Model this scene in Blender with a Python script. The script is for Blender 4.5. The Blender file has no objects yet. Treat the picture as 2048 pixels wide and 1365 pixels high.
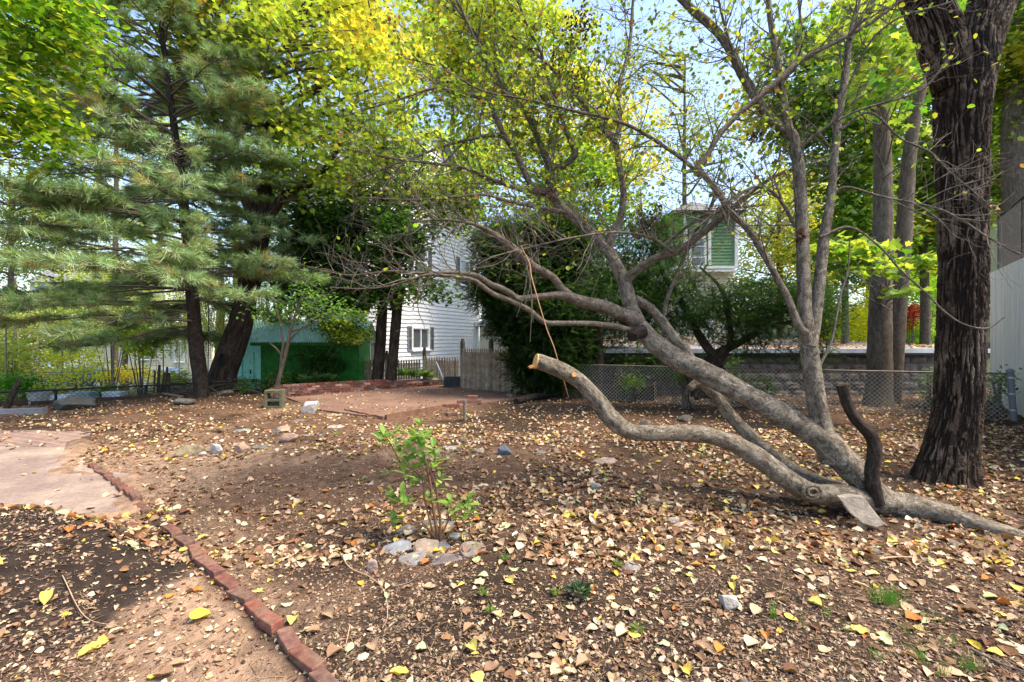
import bpy, math, random
import numpy as np
from mathutils import Vector, Matrix
rng = np.random.default_rng(11)
random.seed(5)
SC = bpy.context.scene
COL = SC.collection
F = 910.0          # focal length in photo pixels (16 mm on 36 mm)
CAMZ = 1.5
def P(px, py, Y):
    return np.array([(px-1024)/F*Y, Y, CAMZ-(py-685)/F*Y])
def G(px, py):      # point of the flat ground seen there
    Y = CAMZ*F/(py-685.0)
    return ((px-1024)/F*Y, Y)
# ---------------------------------------------------------------- noise
def _h(ix, iy, iz, s):
    h = (ix*374761393 + iy*668265263 + iz*2147483647 + s*974634777) & 0xffffffff
    h = ((h ^ (h >> 13))*1274126177) & 0xffffffff
    h = ((h ^ (h >> 15))*2246822519) & 0xffffffff
    return ((h ^ (h >> 16)) & 0xffffff)/float(0xffffff)
def vnoise(p, s=0):
    p = np.asarray(p, float); i = np.floor(p).astype(np.int64); f = p-i; f = f*f*(3-2*f)
    x, y, z = i[..., 0], i[..., 1], i[..., 2]; fx, fy, fz = f[..., 0], f[..., 1], f[..., 2]
    def L(a, b, t): return a+(b-a)*t
    c = lambda a, b, d: _h(x+a, y+b, z+d, s)
    return L(L(L(c(0,0,0), c(1,0,0), fx), L(c(0,1,0), c(1,1,0), fx), fy),
             L(L(c(0,0,1), c(1,0,1), fx), L(c(0,1,1), c(1,1,1), fx), fy), fz)
def fbm(p, s=0, o=4, g=.5):
    a = 1; t = 0; r = 0; p = np.asarray(p, float)
    for k in range(o):
        r = r+a*vnoise(p*(2.03**k)+k*17.3, s+k); t += a; a *= g
    return r/t
def P3(x, y, f):
    x = np.asarray(x, float); y = np.asarray(y, float)
    return np.stack([x*f, y*f, np.zeros_like(x)], -1)
def sm(a, b, x):
    t = np.clip((x-a)/(b-a), 0, 1); return t*t*(3-2*t)
# ---------------------------------------------------------------- mesh accumulation
class Acc:
    def __init__(s):
        s.v = []; s.f = []; s.t = []; s.c = []; s.b = []; s.n = 0; s.m = []
    def add(s, v, faces, col=None, bark=None, mi=0):
        v = np.asarray(v, float).reshape(-1, 3)
        if isinstance(faces, np.ndarray):
            fl = (faces+s.n).ravel(); tt = np.full(len(faces), faces.shape[1])
        else:
            fl = np.array([i for f in faces for i in f], int)+s.n; tt = np.array([len(f) for f in faces])
        s.v.append(v); s.f.append(fl); s.t.append(tt); s.m.append(np.full(len(tt), mi))
        if col is not None:
            c = np.asarray(col, float)
            if c.ndim == 1: c = np.tile(c, (len(v), 1))
            s.c.append(c)
        if bark is not None: s.b.append(bark)
        s.n += len(v); return s
    def box(s, c, d, rz=0, col=None, jit=0, mi=0, R=None):
        c = np.array(c, float); d = np.array(d, float)/2
        q = np.array([[x, y, z] for x in (-1, 1) for y in (-1, 1) for z in (-1, 1)], float)*d
        if jit: q += rng.normal(0, jit, q.shape)
        if R is not None: q = q@np.array(R).T
        if rz:
            a, b = math.cos(rz), math.sin(rz); q = q@np.array([[a, b, 0], [-b, a, 0], [0, 0, 1]])
        return s.add(q+c, [(0,1,3,2),(4,6,7,5),(0,4,5,1),(2,3,7,6),(0,2,6,4),(1,5,7,3)], col, mi=mi)
    def tmpl(s, tv, tf, pos, rot, sc, col=None):
        """instances of a small template: pos (n,3), rot (n,3,3) columns = axes, sc (n,) or (n,3)"""
        n = len(pos)
        if n == 0: return s
        tv = np.asarray(tv, float); k = len(tv)
        sc = np.asarray(sc, float)
        if sc.ndim == 1: sc = np.repeat(sc[:, None], 3, 1)
        v = tv[None]*sc[:, None, :]
        v = np.einsum('nij,nkj->nki', rot, v)+pos[:, None, :]
        fl = np.array([i for f in tf for i in f], int); tt = np.array([len(f) for f in tf])
        s.v.append(v.reshape(-1, 3)); s.f.append((fl[None]+(np.arange(n)*k)[:, None]+s.n).ravel()); s.t.append(np.tile(tt, n)); s.m.append(np.zeros(n*len(tt), int))
        if col is not None: s.c.append(np.repeat(np.asarray(col, float), k, 0))
        s.n += n*k; return s
    def build(s, name, mat, parent=None, smooth=False, loc=None):
        me = bpy.data.meshes.new(name)
        v = np.concatenate(s.v); f = np.concatenate(s.f); t = np.concatenate(s.t)
        if loc is not None: v = v-np.array(loc)
        me.vertices.add(len(v)); me.vertices.foreach_set('co', v.ravel().astype(np.float32))
        me.loops.add(len(f)); me.loops.foreach_set('vertex_index', f.astype(np.int32))
        me.polygons.add(len(t)); st = np.concatenate([[0], np.cumsum(t)[:-1]])
        me.polygons.foreach_set('loop_start', st.astype(np.int32)); me.polygons.foreach_set('loop_total', t.astype(np.int32))
        me.polygons.foreach_set('material_index', np.concatenate(s.m).astype(np.int32))
        me.update(calc_edges=True)
        if s.c:
            c = np.concatenate(s.c); c = np.concatenate([c, np.ones((len(c), 1))], 1)
            a = me.attributes.new('col', 'FLOAT_COLOR', 'POINT'); a.data.foreach_set('color', c.ravel().astype(np.float32))
        if s.b:
            a = me.attributes.new('bark', 'FLOAT_VECTOR', 'POINT'); a.data.foreach_set('vector', np.concatenate(s.b).ravel().astype(np.float32))
        me.polygons.foreach_set('use_smooth', np.full(len(t), bool(smooth)))
        for m in (mat if isinstance(mat, (list, tuple)) else [mat]): me.materials.append(m)
        o = bpy.data.objects.new(name, me); COL.objects.link(o)
        if loc is not None: o.location = loc
        if parent is not None: o.parent = parent
        return o
def tag(o, label=None, cat=None, group=None, kind=None):
    if label: o['label'] = label
    if cat: o['category'] = cat
    if group: o['group'] = group
    if kind: o['kind'] = kind
    return o
def thing(name, loc, label, cat, rz=0, group=None):
    o = bpy.data.objects.new(name, None); COL.objects.link(o)
    o.location = [float(a) for a in loc]; o.rotation_euler = (0, 0, rz); o.empty_display_size = .2
    return tag(o, label, cat, group)
def sub(acc, name, mat, root, smooth=False):     # part whose geometry is in world coords (root has no rotation)
    return acc.build(name, mat, root, smooth, loc=None) if root.rotation_euler.z else _sub(acc, name, mat, root, smooth)
def _sub(acc, name, mat, root, smooth):
    l = np.array(root.location); acc.v = [v-l for v in acc.v]
    return acc.build(name, mat, root, smooth)
# ---------------------------------------------------------------- tubes
def spline(pts, n):
    p = np.asarray(pts, float); m = len(p)
    if m == 2: t = np.linspace(0, 1, n)[:, None]; return p[0]*(1-t)+p[1]*t
    q = np.vstack([2*p[0]-p[1], p, 2*p[-1]-p[-2]])
    u = np.linspace(0, m-1-1e-9, n); i = u.astype(int); t = (u-i)[:, None]
    a, b, c, d = q[i], q[i+1], q[i+2], q[i+3]
    return .5*((2*b)+(-a+c)*t+(2*a-5*b+4*c-d)*t**2+(-a+3*b-3*c+d)*t**3)
def tube(acc, pts, rad, sides=8, n=None, rough=0, seed=0, cap=True, col=None, flute=0):
    """pts (m,3), rad (m,)  -> smooth tapered tube with 'bark' coordinates"""
    pts = np.asarray(pts, float); rad = np.asarray(rad, float)
    if n is None: n = max(3, (len(pts)-1)*3+1)
    pr = spline(np.hstack([pts, rad[:, None]]), n); p = pr[:, :3]; r = np.maximum(pr[:, 3], .0004)
    t = np.gradient(p, axis=0); t /= np.linalg.norm(t, axis=1)[:, None]+1e-9
    m = t.mean(0); ref = np.eye(3)[np.argmin(np.abs(m))]
    a = np.cross(t, ref); a /= np.linalg.norm(a, axis=1)[:, None]+1e-9; b = np.cross(t, a)
    th = np.linspace(0, 2*np.pi, sides, endpoint=False)
    seg = np.concatenate([[0], np.cumsum(np.linalg.norm(np.diff(p, axis=0), axis=1))])
    R = np.maximum(r.mean(), .004)
    bk = np.stack([np.tile(np.cos(th)*R, (n, 1)), np.tile(np.sin(th)*R, (n, 1)), np.tile(seg[:, None], (1, sides))], -1)+seed*3.7
    rr = np.tile(r[:, None], (1, sides))
    if rough: rr = rr*(1+rough*(fbm(bk*np.array([1, 1, .8])/R*.9, seed, 3)-.5)*2)
    if flute: rr = rr*(1+flute[0]*sm(flute[1], 0, seg)[:, None]*(np.sin(th*5+1)*.5+np.sin(th*3)*.5+.6))
    v = p[:, None]+(np.cos(th)[None, :, None]*a[:, None]+np.sin(th)[None, :, None]*b[:, None])*rr[..., None]
    v = v.reshape(-1, 3); bk = bk.reshape(-1, 3)
    i = np.arange(n-1)[:, None]*sides; j = np.arange(sides)[None]; k = (j+1) % sides
    f = np.stack([i+j, i+k, i+sides+k, i+sides+j], -1).reshape(-1, 4)
    acc.add(v, f, col, bk)
    if cap:
        acc.add(v[-sides:], [tuple(range(sides))], col, bk[-sides:]); acc.add(v[:sides], [tuple(range(sides))[::-1]], col, bk[:sides])
    return p, r, t
# ---------------------------------------------------------------- templates
OV = (np.array([[0,0,0],[.3,-.27,.07],[.72,-.2,.05],[1,0,-.06],[.72,.2,.05],[.3,.27,.07]]), [(0,1,2,3),(0,3,4,5)])
ROUND = (np.array([[0,0,0],[.25,-.36,.06],[.7,-.33,.05],[1,0,-.04],[.7,.33,.05],[.25,.36,.06]]), [(0,1,2,3),(0,3,4,5)])
_m = [(0,0),(.12,-.3),(.02,-.52),(.36,-.36),(.5,-.55),(.62,-.2),(1,0),(.62,.2),(.5,.55),(.36,.36),(.02,.52),(.12,.3)]
MAPLE = (np.array([[x, y, .08*abs(y)-.1*x*x] for x, y in _m]), [(0,1,2,3,4,5,6),(0,6,7,8,9,10,11)])
def needle_tmpl(n, spread, seed, w=.03):
    r = np.random.default_rng(seed); V = []; T = []
    for i in range(n):
        az = r.uniform(0, 6.283); el = r.uniform(.1, spread); L = r.uniform(.75, 1)
        d = np.array([math.cos(el), math.sin(el)*math.cos(az), math.sin(el)*math.sin(az)-.12])
        s = np.cross(d, r.normal(size=3)); s /= np.linalg.norm(s); b = d*0.04+np.array([r.uniform(-.35, .1), 0, 0])
        V += [b-s*w/2, b+s*w/2, b+d*L]; k = 3*i; T.append((k, k+1, k+2))
    return np.array(V), T
def sprig_tmpl(seed):
    r = np.random.default_rng(seed); V = []; T = []
    for i in range(11):
        x = i/11.
        for sgn in (-1, 1):
            b = np.array([x, 0, -.12*x*x]); e = b+np.array([.12+r.uniform(-.03, .05), sgn*(.2-.08*x), r.uniform(-.05, .07)])
            V += [b+[-.03, 0, 0], b+[.045, 0, 0], e]; k = len(V)-3; T.append((k, k+1, k+2))
    return np.array(V), T
def frames(d, up=None, roll=None):
    d = d/(np.linalg.norm(d, axis=1)[:, None]+1e-9)
    if up is None: up = rng.normal(size=d.shape)
    y = np.cross(up, d); y /= np.linalg.norm(y, axis=1)[:, None]+1e-9
    z = np.cross(d, y)
    return np.stack([d, y, z], -1)
def leafdirs(n, droop=.25, tilt=.5):
    az = rng.uniform(0, 6.283, n); d = np.stack([np.cos(az), np.sin(az), rng.normal(-droop, .35, n)], 1)
    up = np.stack([rng.normal(0, tilt, n), rng.normal(0, tilt, n), np.ones(n)], 1)
    return frames(d, up)
def pal(n, P_, j=.18):
    P_ = np.array(P_, float); c = P_[rng.integers(0, len(P_), n)]
    return c*rng.uniform(1-j, 1+j, (n, 1))*rng.uniform(1-j*.4, 1+j*.4, (n, 3))
# ---------------------------------------------------------------- materials
def mat(name):
    m = bpy.data.materials.new(name); m.use_nodes = True; nt = m.node_tree
    return m, nt, nt.nodes['Principled BSDF']
def N(nt, t, **k):
    n = nt.nodes.new(t)
    for a, b in k.items():
        if a in n.inputs.keys(): n.inputs[a].default_value = b
        else: setattr(n, a, b)
    return n
def ramp(nt, stops, fac):
    r = nt.nodes.new('ShaderNodeValToRGB'); e = r.color_ramp.elements
    while len(e) < len(stops): e.new(.5)
    for x, (p, c) in zip(e, stops): x.position = p; x.color = (*c, 1)
    nt.links.new(fac, r.inputs[0]); return r.outputs[0]
def plain(name, col, rough=.7, metal=0, nscale=8, var=.25, bump=.2, bscale=60, bdist=.01, stretch=(1, 1, 1), spec=.3):
    """solid procedural surface: a base colour broken by two noises, and a bump"""
    m, nt, b = mat(name); L = nt.links
    tc = N(nt, 'ShaderNodeTexCoord'); mp = N(nt, 'ShaderNodeMapping'); mp.inputs['Scale'].default_value = stretch; L.new(tc.outputs['Object'], mp.inputs[0])
    n1 = N(nt, 'ShaderNodeTexNoise', Scale=nscale, Detail=6.0, Roughness=.65); L.new(mp.outputs[0], n1.inputs['Vector'])
    c = np.array(col)
    o = ramp(nt, [(.3, c*(1-var)), (.5, c), (.7, np.clip(c*(1+var), 0, .9))], n1.outputs[0])
    L.new(o, b.inputs['Base Color']); b.inputs['Roughness'].default_value = rough; b.inputs['Metallic'].default_value = metal
    b.inputs['Specular IOR Level'].default_value = spec
    if bump:
        n2 = N(nt, 'ShaderNodeTexNoise', Scale=bscale, Detail=5.0); L.new(mp.outputs[0], n2.inputs['Vector'])
        bp = N(nt, 'ShaderNodeBump', Strength=bump, Distance=bdist); L.new(n2.outputs[0], bp.inputs['Height']); L.new(bp.outputs[0], b.inputs['Normal'])
    return m
def vcol(name, rough=.8, trans=0, nscale=40, var=.35, bump=.3, bdist=.004, bscale=120, spec=.2, tint=1.35):
    """surface coloured by the per-piece colour attribute; trans = share of light passing through a leaf"""
    m, nt, b = mat(name); L = nt.links
    a = N(nt, 'ShaderNodeAttribute', attribute_name='col'); src = a.outputs['Color']
    if var:
        tc = N(nt, 'ShaderNodeTexCoord'); n1 = N(nt, 'ShaderNodeTexNoise', Scale=nscale, Detail=4.0, Roughness=.6); L.new(tc.outputs['Object'], n1.inputs['Vector'])
        mx = N(nt, 'ShaderNodeMix', data_type='RGBA', blend_type='MULTIPLY'); mx.inputs[0].default_value = 1
        L.new(src, mx.inputs[6]); L.new(ramp(nt, [(.3, (1-var,)*3), (.7, (1+var,)*3)], n1.outputs[0]), mx.inputs[7]); src = mx.outputs[2]
        if bump:
            n2 = N(nt, 'ShaderNodeTexNoise', Scale=bscale, Detail=5.0); L.new(tc.outputs['Object'], n2.inputs['Vector'])
            bp = N(nt, 'ShaderNodeBump', Strength=bump, Distance=bdist); L.new(n2.outputs[0], bp.inputs['Height']); L.new(bp.outputs[0], b.inputs['Normal'])
    L.new(src, b.inputs['Base Color']); b.inputs['Roughness'].default_value = rough; b.inputs['Specular IOR Level'].default_value = spec
    if trans:
        t = N(nt, 'ShaderNodeBsdfTranslucent'); s = N(nt, 'ShaderNodeMixShader'); s.inputs[0].default_value = trans
        br = N(nt, 'ShaderNodeMix', data_type='RGBA', blend_type='MULTIPLY'); br.inputs[0].default_value = 1
        L.new(src, br.inputs[6]); br.inputs[7].default_value = (tint*1.05, tint, tint*.5, 1); L.new(br.outputs[2], t.inputs['Color'])
        L.new(b.outputs[0], s.inputs[1]); L.new(t.outputs[0], s.inputs[2]); L.new(s.outputs[0], nt.nodes['Material Output'].inputs['Surface'])
    return m
def bark(name, c0, c1, c2, sx=14, sz=4, bdist=.012, strength=.8, lichen=None, spots=0):
    m, nt, b = mat(name); L = nt.links
    a = N(nt, 'ShaderNodeAttribute', attribute_name='bark')
    mp = N(nt, 'ShaderNodeMapping'); mp.inputs['Scale'].default_value = (sx, sx, sz); L.new(a.outputs['Vector'], mp.inputs[0])
    n1 = N(nt, 'ShaderNodeTexNoise', Scale=1.0, Detail=7.0, Roughness=.7, Distortion=.6); L.new(mp.outputs[0], n1.inputs['Vector'])
    n3 = N(nt, 'ShaderNodeTexNoise', Scale=6.0, Detail=5.0, Roughness=.7); L.new(mp.outputs[0], n3.inputs['Vector'])
    mm = N(nt, 'ShaderNodeMath', operation='MULTIPLY_ADD'); L.new(n3.outputs[0], mm.inputs[0]); mm.inputs[1].default_value = .45; L.new(n1.outputs[0], mm.inputs[2])
    src = ramp(nt, [(.5, c0), (.68, c1), (.86, c2)], mm.outputs[0])
    vo = N(nt, 'ShaderNodeTexVoronoi', feature='DISTANCE_TO_EDGE', Scale=2.6); L.new(mp.outputs[0], vo.inputs['Vector'])
    dn = N(nt, 'ShaderNodeMix', data_type='VECTOR'); 
    ad = N(nt, 'ShaderNodeVectorMath', operation='MULTIPLY_ADD'); L.new(n3.outputs['Color'], ad.inputs[0]); ad.inputs[1].default_value = (1.6, 1.6, 1.6); L.new(mp.outputs[0], ad.inputs[2]); L.new(ad.outputs[0], vo.inputs['Vector'])
    ck = N(nt, 'ShaderNodeMapRange'); L.new(vo.outputs['Distance'], ck.inputs[0]); ck.inputs[1].default_value = 0; ck.inputs[2].default_value = .10; ck.inputs[3].default_value = -.30; ck.inputs[4].default_value = 0
    m2 = N(nt, 'ShaderNodeMath', operation='ADD'); L.new(mm.outputs[0], m2.inputs[0]); L.new(ck.outputs[0], m2.inputs[1]); mm = m2
    src = ramp(nt, [(.5, c0), (.68, c1), (.86, c2)], mm.outputs[0])
    if lichen:
        n4 = N(nt, 'ShaderNodeTexNoise', Scale=7.0, Detail=6.0, Roughness=.7); L.new(a.outputs['Vector'], n4.inputs['Vector'])
        mx = N(nt, 'ShaderNodeMix', data_type='RGBA'); L.new(ramp(nt, [(.55, (0, 0, 0)), (.66, (.75, .75, .75))], n4.outputs[0]), mx.inputs[0])
        L.new(src, mx.inputs[6]); mx.inputs[7].default_value = (*lichen, 1); src = mx.outputs[2]
    L.new(src, b.inputs['Base Color']); b.inputs['Roughness'].default_value = .9; b.inputs['Specular IOR Level'].default_value = .15
    bp = N(nt, 'ShaderNodeBump', Strength=strength, Distance=bdist); L.new(mm.outputs[0], bp.inputs['Height']); L.new(bp.outputs[0], b.inputs['Normal'])
    return m
M = {}
M['leaf'] = vcol('leaf', .55, .58, var=0, bump=0, spec=.3)
M['needle'] = vcol('needle', .6, .2, var=0, bump=0)
M['dry_leaf'] = vcol('dry_leaf', .75, .15, nscale=55, var=.22, bump=.4, tint=1.0)
M['stone'] = vcol('stone', .9, nscale=14, var=.35, bump=.8, bdist=.012, bscale=45)
M['brick'] = vcol('brick', .9, nscale=25, var=.35, bump=.7, bdist=.006, bscale=90)
M['soil'] = vcol('soil', .95, nscale=9, var=.45, bump=1.0, bdist=.02, bscale=75, spec=.1)
M['wood_paint'] = vcol('wood_paint', .85, nscale=10, var=.3, bump=.4)
M['hero'] = bark('smooth_grey_bark', (.06,.045,.031), (.26,.208,.15), (.52,.445,.335), 22, 11, .02, 1.0, lichen=(.40,.36,.26))
M['hero_branch'] = bark('branch_bark', (.06,.045,.033), (.19,.15,.11), (.37,.31,.235), 34, 16, .01, 1.0)
M['hero_dark'] = bark('dead_dark_bark', (.018,.013,.010), (.05,.035,.026), (.10,.075,.055), 24, 7, .014, 1)
M['twig'] = bark('twig_bark', (.05,.04,.03), (.14,.112,.088), (.29,.24,.19), 60, 12, .003, .5)
M['mbark'] = bark('maple_bark', (.02,.015,.011), (.06,.044,.032), (.12,.092,.07), 12, 3, .03, 1)
M['pbark'] = bark('pine_bark', (.018,.014,.012), (.05,.038,.03), (.09,.072,.058), 16, 9, .02, 1)
M['gbark'] = bark('grey_brown_bark', (.07,.052,.038), (.145,.112,.082), (.23,.185,.14), 16, 5, .014, .9)
M['cutwood'] = plain('cut_wood', (.62,.32,.11), .8, nscale=30, var=.3)
# ================================================================ camera, light
cam = bpy.data.cameras.new('camera'); co = bpy.data.objects.new('camera', cam); COL.objects.link(co)
cam.lens = 16; cam.sensor_width = 36; cam.clip_end = 2000; cam.clip_start = .05
co.location = (0, 0, CAMZ); co.rotation_euler = (math.radians(90), 0, 0)
cam.shift_y = -(682.5-685)/2048*-1
SC.camera = co
EL, AZ = 60, 104      # sun height, and its bearing left of the view direction
w = bpy.data.worlds.new('World'); SC.world = w; w.use_nodes = True
nt = w.node_tree; sk = nt.nodes.new('ShaderNodeTexSky'); sk.sky_type = 'NISHITA'; sk.sun_disc = False
sk.sun_elevation = math.radians(EL); sk.sun_rotation = math.radians(AZ); sk.altitude = 50; sk.air_density = 1.0; sk.dust_density = 1.8; sk.ozone_density = 1
nt.links.new(sk.outputs[0], nt.nodes['Background'].inputs[0]); nt.nodes['Background'].inputs[1].default_value = .135
sl = bpy.data.lights.new('sun', 'SUN'); sl.energy = 2.5; sl.angle = math.radians(24); sl.color = (1, .90, .74)
so = bpy.data.objects.new('sun', sl); COL.objects.link(so)
sd = Vector((math.sin(math.radians(AZ))*math.cos(math.radians(EL)), math.cos(math.radians(AZ))*math.cos(math.radians(EL)), math.sin(math.radians(EL))))
so.rotation_euler = sd.to_track_quat('Z', 'Y').to_euler(); so.location = (0, 0, 30)
SC.view_settings.view_transform = 'Standard'; SC.view_settings.look = 'None'; SC.view_settings.exposure = 1.78; SC.view_settings.gamma = 1
SC.render.engine = 'CYCLES'; SC.cycles.max_bounces = 8; SC.cycles.diffuse_bounces = 4; SC.cycles.transmission_bounces = 6; SC.cycles.glossy_bounces = 2
SC.cycles.caustics_reflective = False; SC.cycles.caustics_refractive = False
# ================================================================ ground
def xbrick(y): return np.interp(y, [1.2,2.03,2.17,2.49,2.97,3.55,4.07,5.0,5.6], [.1,-.87,-1.04,-1.42,-1.99,-2.65,-3.32,-4.49,-5.2])
SLABF = [(-5.95,6.32),(-7.0,7.6),(-12.5,8.0),(-12.5,6.6)]
SLABN = [(-12.5,3.2),(-4.6,3.6),(-3.55,3.72),(-3.2,3.92),(-4.1,5.0),(-5.0,5.3),(-5.75,6.1),(-5.93,6.30),(-12.5,6.58)]
SLAB = [(-12.5,3.2),(-4.6,3.6),(-3.55,3.72),(-3.2,3.92),(-4.1,5.0),(-5.0,5.15),(-5.75,6.1),(-7.0,7.6),(-12.5,8.0)]
PATIO = [(-2.38,8.53),(-4.03,9.55),(-5.75,11.6),(-2.35,14.8),(-.4,14.1),(1.0,12.1),(-.5,10.75),(-1.36,9.96)]
def inpoly(x, y, poly):
    c = np.zeros(np.shape(x), bool); n = len(poly)
    for i in range(n):
        (x0, y0), (x1, y1) = poly[i], poly[i-1]
        if y0 == y1: continue
        c ^= ((y0 > y) != (y1 > y)) & (x < (x1-x0)*(y-y0)/(y1-y0)+x0)
    return c
def edgedist(x, y, poly):
    d = np.full(np.shape(x), 1e9); n = len(poly)
    for i in range(n):
        a = np.array(poly[i-1], float); b = np.array(poly[i], float); e = b-a
        t = np.clip(((x-a[0])*e[0]+(y-a[1])*e[1])/(e@e), 0, 1)
        d = np.minimum(d, np.hypot(x-a[0]-t*e[0], y-a[1]-t*e[1]))
    return d
FA, FB = np.array([-14.0, 8.3]), np.array([-7.2, 13.3])     # line of the garden fence at the left
def beyond(x, y):     # metres past the left fence line
    d = (FB-FA)/np.linalg.norm(FB-FA); return (x-FA[0])*(-d[1])+(y-FA[1])*d[0]
def gz(x, y, fine=True):
    x = np.asarray(x, float); y = np.asarray(y, float)
    z = .05*(fbm(P3(x, y, .5), 3, 3)-.5)*sm(1, 3, y)
    near = sm(22, 12, y)
    ins = inpoly(x, y, SLAB) | inpoly(x, y, PATIO)
    flat = np.where(ins, 0, np.minimum(1, np.minimum(edgedist(x, y, SLAB), edgedist(x, y, PATIO))/.5))
    z = z*flat
    if fine:
        z = z+flat*near*(.075*(fbm(P3(x, y, 2.2), 9, 4)-.5)+.03*(fbm(P3(x, y, 11), 21, 3)-.5))
    e1 = np.minimum(edgedist(x, y, SLAB), edgedist(x, y, PATIO)+.12); z = np.where(ins, -.03+(.112*fbm(P3(x, y, 3.5), 55, 4)+.0)*sm(.42, .02, e1)*1.15, z)
    # heap of dark soil lower left
    d = np.hypot((x+3.45)/1.45, (y-2.75)/1.05); z = z+.36*sm(1, .2, d)*(1+.25*(fbm(P3(x, y, 6), 31, 3)-.5))
    z = z+.07*sm(.35, 0, np.abs(x-xbrick(y)-.35))*sm(5, 4, y)*0
    # garden falls away past the left fence and to the back
    b = beyond(x, y); g = sm(.15, 1.0, b)*sm(-3.0, -4.5, x-(y-13)*.0)
    drop = -.75-.045*np.clip(y-12, 0, 20)
    lft = sm(-4.4, -6.4, x+ (y-15)*.42)
    z = z*(1-g)+drop*g*np.maximum(lft, 0)+z*g*(1-lft)
    z = z-.35*sm(15.2, 17, y)*(1-g*lft)*sm(3, 0, x)
    # wooded bank at the far right
    z = z+5.0*sm(24, 60, y+x*.25)*sm(6, 16, x)+1.0*sm(60, 140, y)
    return z
def axis(segs):
    o = [segs[0][0]]
    for a, b, s0, s1 in segs:
        x = a
        while x < b-1e-6:
            s = s0+(s1-s0)*((x-a)/(b-a)); x = min(b, x+s); o.append(x)
    return np.array(o)
xs = axis([(-160,-14,20,.5),(-14,-4.5,.4,.05),(-4.5,5,.032,.032),(5,13,.05,.4),(13,160,.5,20)])
ys = axis([(-20,1.4,4,.1),(1.4,6,.028,.035),(6,16,.035,.12),(16,40,.2,1.2),(40,400,2,40)])
X, Y = np.meshgrid(xs, ys); Z = gz(X, Y)
def soilcol(x, y):
    n = fbm(P3(x, y, .9), 41, 4); n2 = fbm(P3(x, y, 3.1), 47, 3)
    dark = np.array([.038,.026,.018]); mid = np.array([.095,.056,.036]); sand = np.array([.29,.185,.12]); red = np.array([.155,.088,.054])
    k = sm(.40, .62, n*.7+n2*.3)[..., None]
    c = dark*(1-k)+mid*k
    left = (sm(.8, -1.5, x)*sm(3.4, 4.6, y)*sm(15, 9, y)*sm(.38, .55, n2*.5+n*.5+.08))[..., None]; c = c*(1-left*.65)+red*left*.65
    band = (sm(.5, .1, np.abs(y-(5.6+.12*(x+3))))*sm(1.2, -1.5, x)*sm(.35, .6, n2+.05))[..., None]; c = c*(1-band*.8)+sand*.8*band*.8
    sl_ = (sm(-2.6, -3.6, x)*sm(3.6, 4.1, y)*sm(7.0, 6.0, y))[..., None]; c = c*(1-sl_)+sand*.95*sl_
    dx = xbrick(y)-x
    path = (sm(.02, .16, dx)*sm(1.15, .6, dx+(n2-.5)*.5)*sm(5, 4.3, y))[..., None]; c = c*(1-path)+sand*path*(.75+.4*n2[..., None])
    rb = (sm(.02, -.1, dx)*sm(-.75, -.15, dx+(n2-.5)*.6)*sm(.3, .6, n))[..., None]; c = c*(1-.7*rb)+sand*.8*.7*rb
    heap = sm(1.05, .9, np.hypot((x+3.45)/1.45, (y-2.75)/1.05)+(n2-.5)*.3)[..., None]; path = path*(1-heap); c = c*(1-heap)+np.array([.034,.024,.019])*heap
    far = (sm(16, 18, y))[..., None]; c = c*(1-far)+np.array([.06,.07,.03])*far
    return c
C = soilcol(X, Y)
a = Acc(); ny, nx = X.shape
idx = np.arange(ny*nx).reshape(ny, nx)
a.add(np.stack([X, Y, Z], -1).reshape(-1, 3), np.stack([idx[:-1,:-1], idx[:-1,1:], idx[1:,1:], idx[1:,:-1]], -1).reshape(-1, 4), C.reshape(-1, 3))
tag(a.build('ground', M['soil'], smooth=True), kind='structure')
def slab(name, poly, z, mt, th=.05):
    a = Acc(); n = len(poly); v = [(x, y, z) for x, y in poly]+[(x, y, z-th) for x, y in poly]
    area = sum(poly[i-1][0]*poly[i][1]-poly[i][0]*poly[i-1][1] for i in range(n))
    top = list(range(n)) if area > 0 else list(range(n))[::-1]
    a.add(v, [tuple(top)]+[(i, (i-1) % n, (i-1) % n+n, i+n) for i in range(n)])
    return tag(a.build(name, mt), kind='structure')
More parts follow.
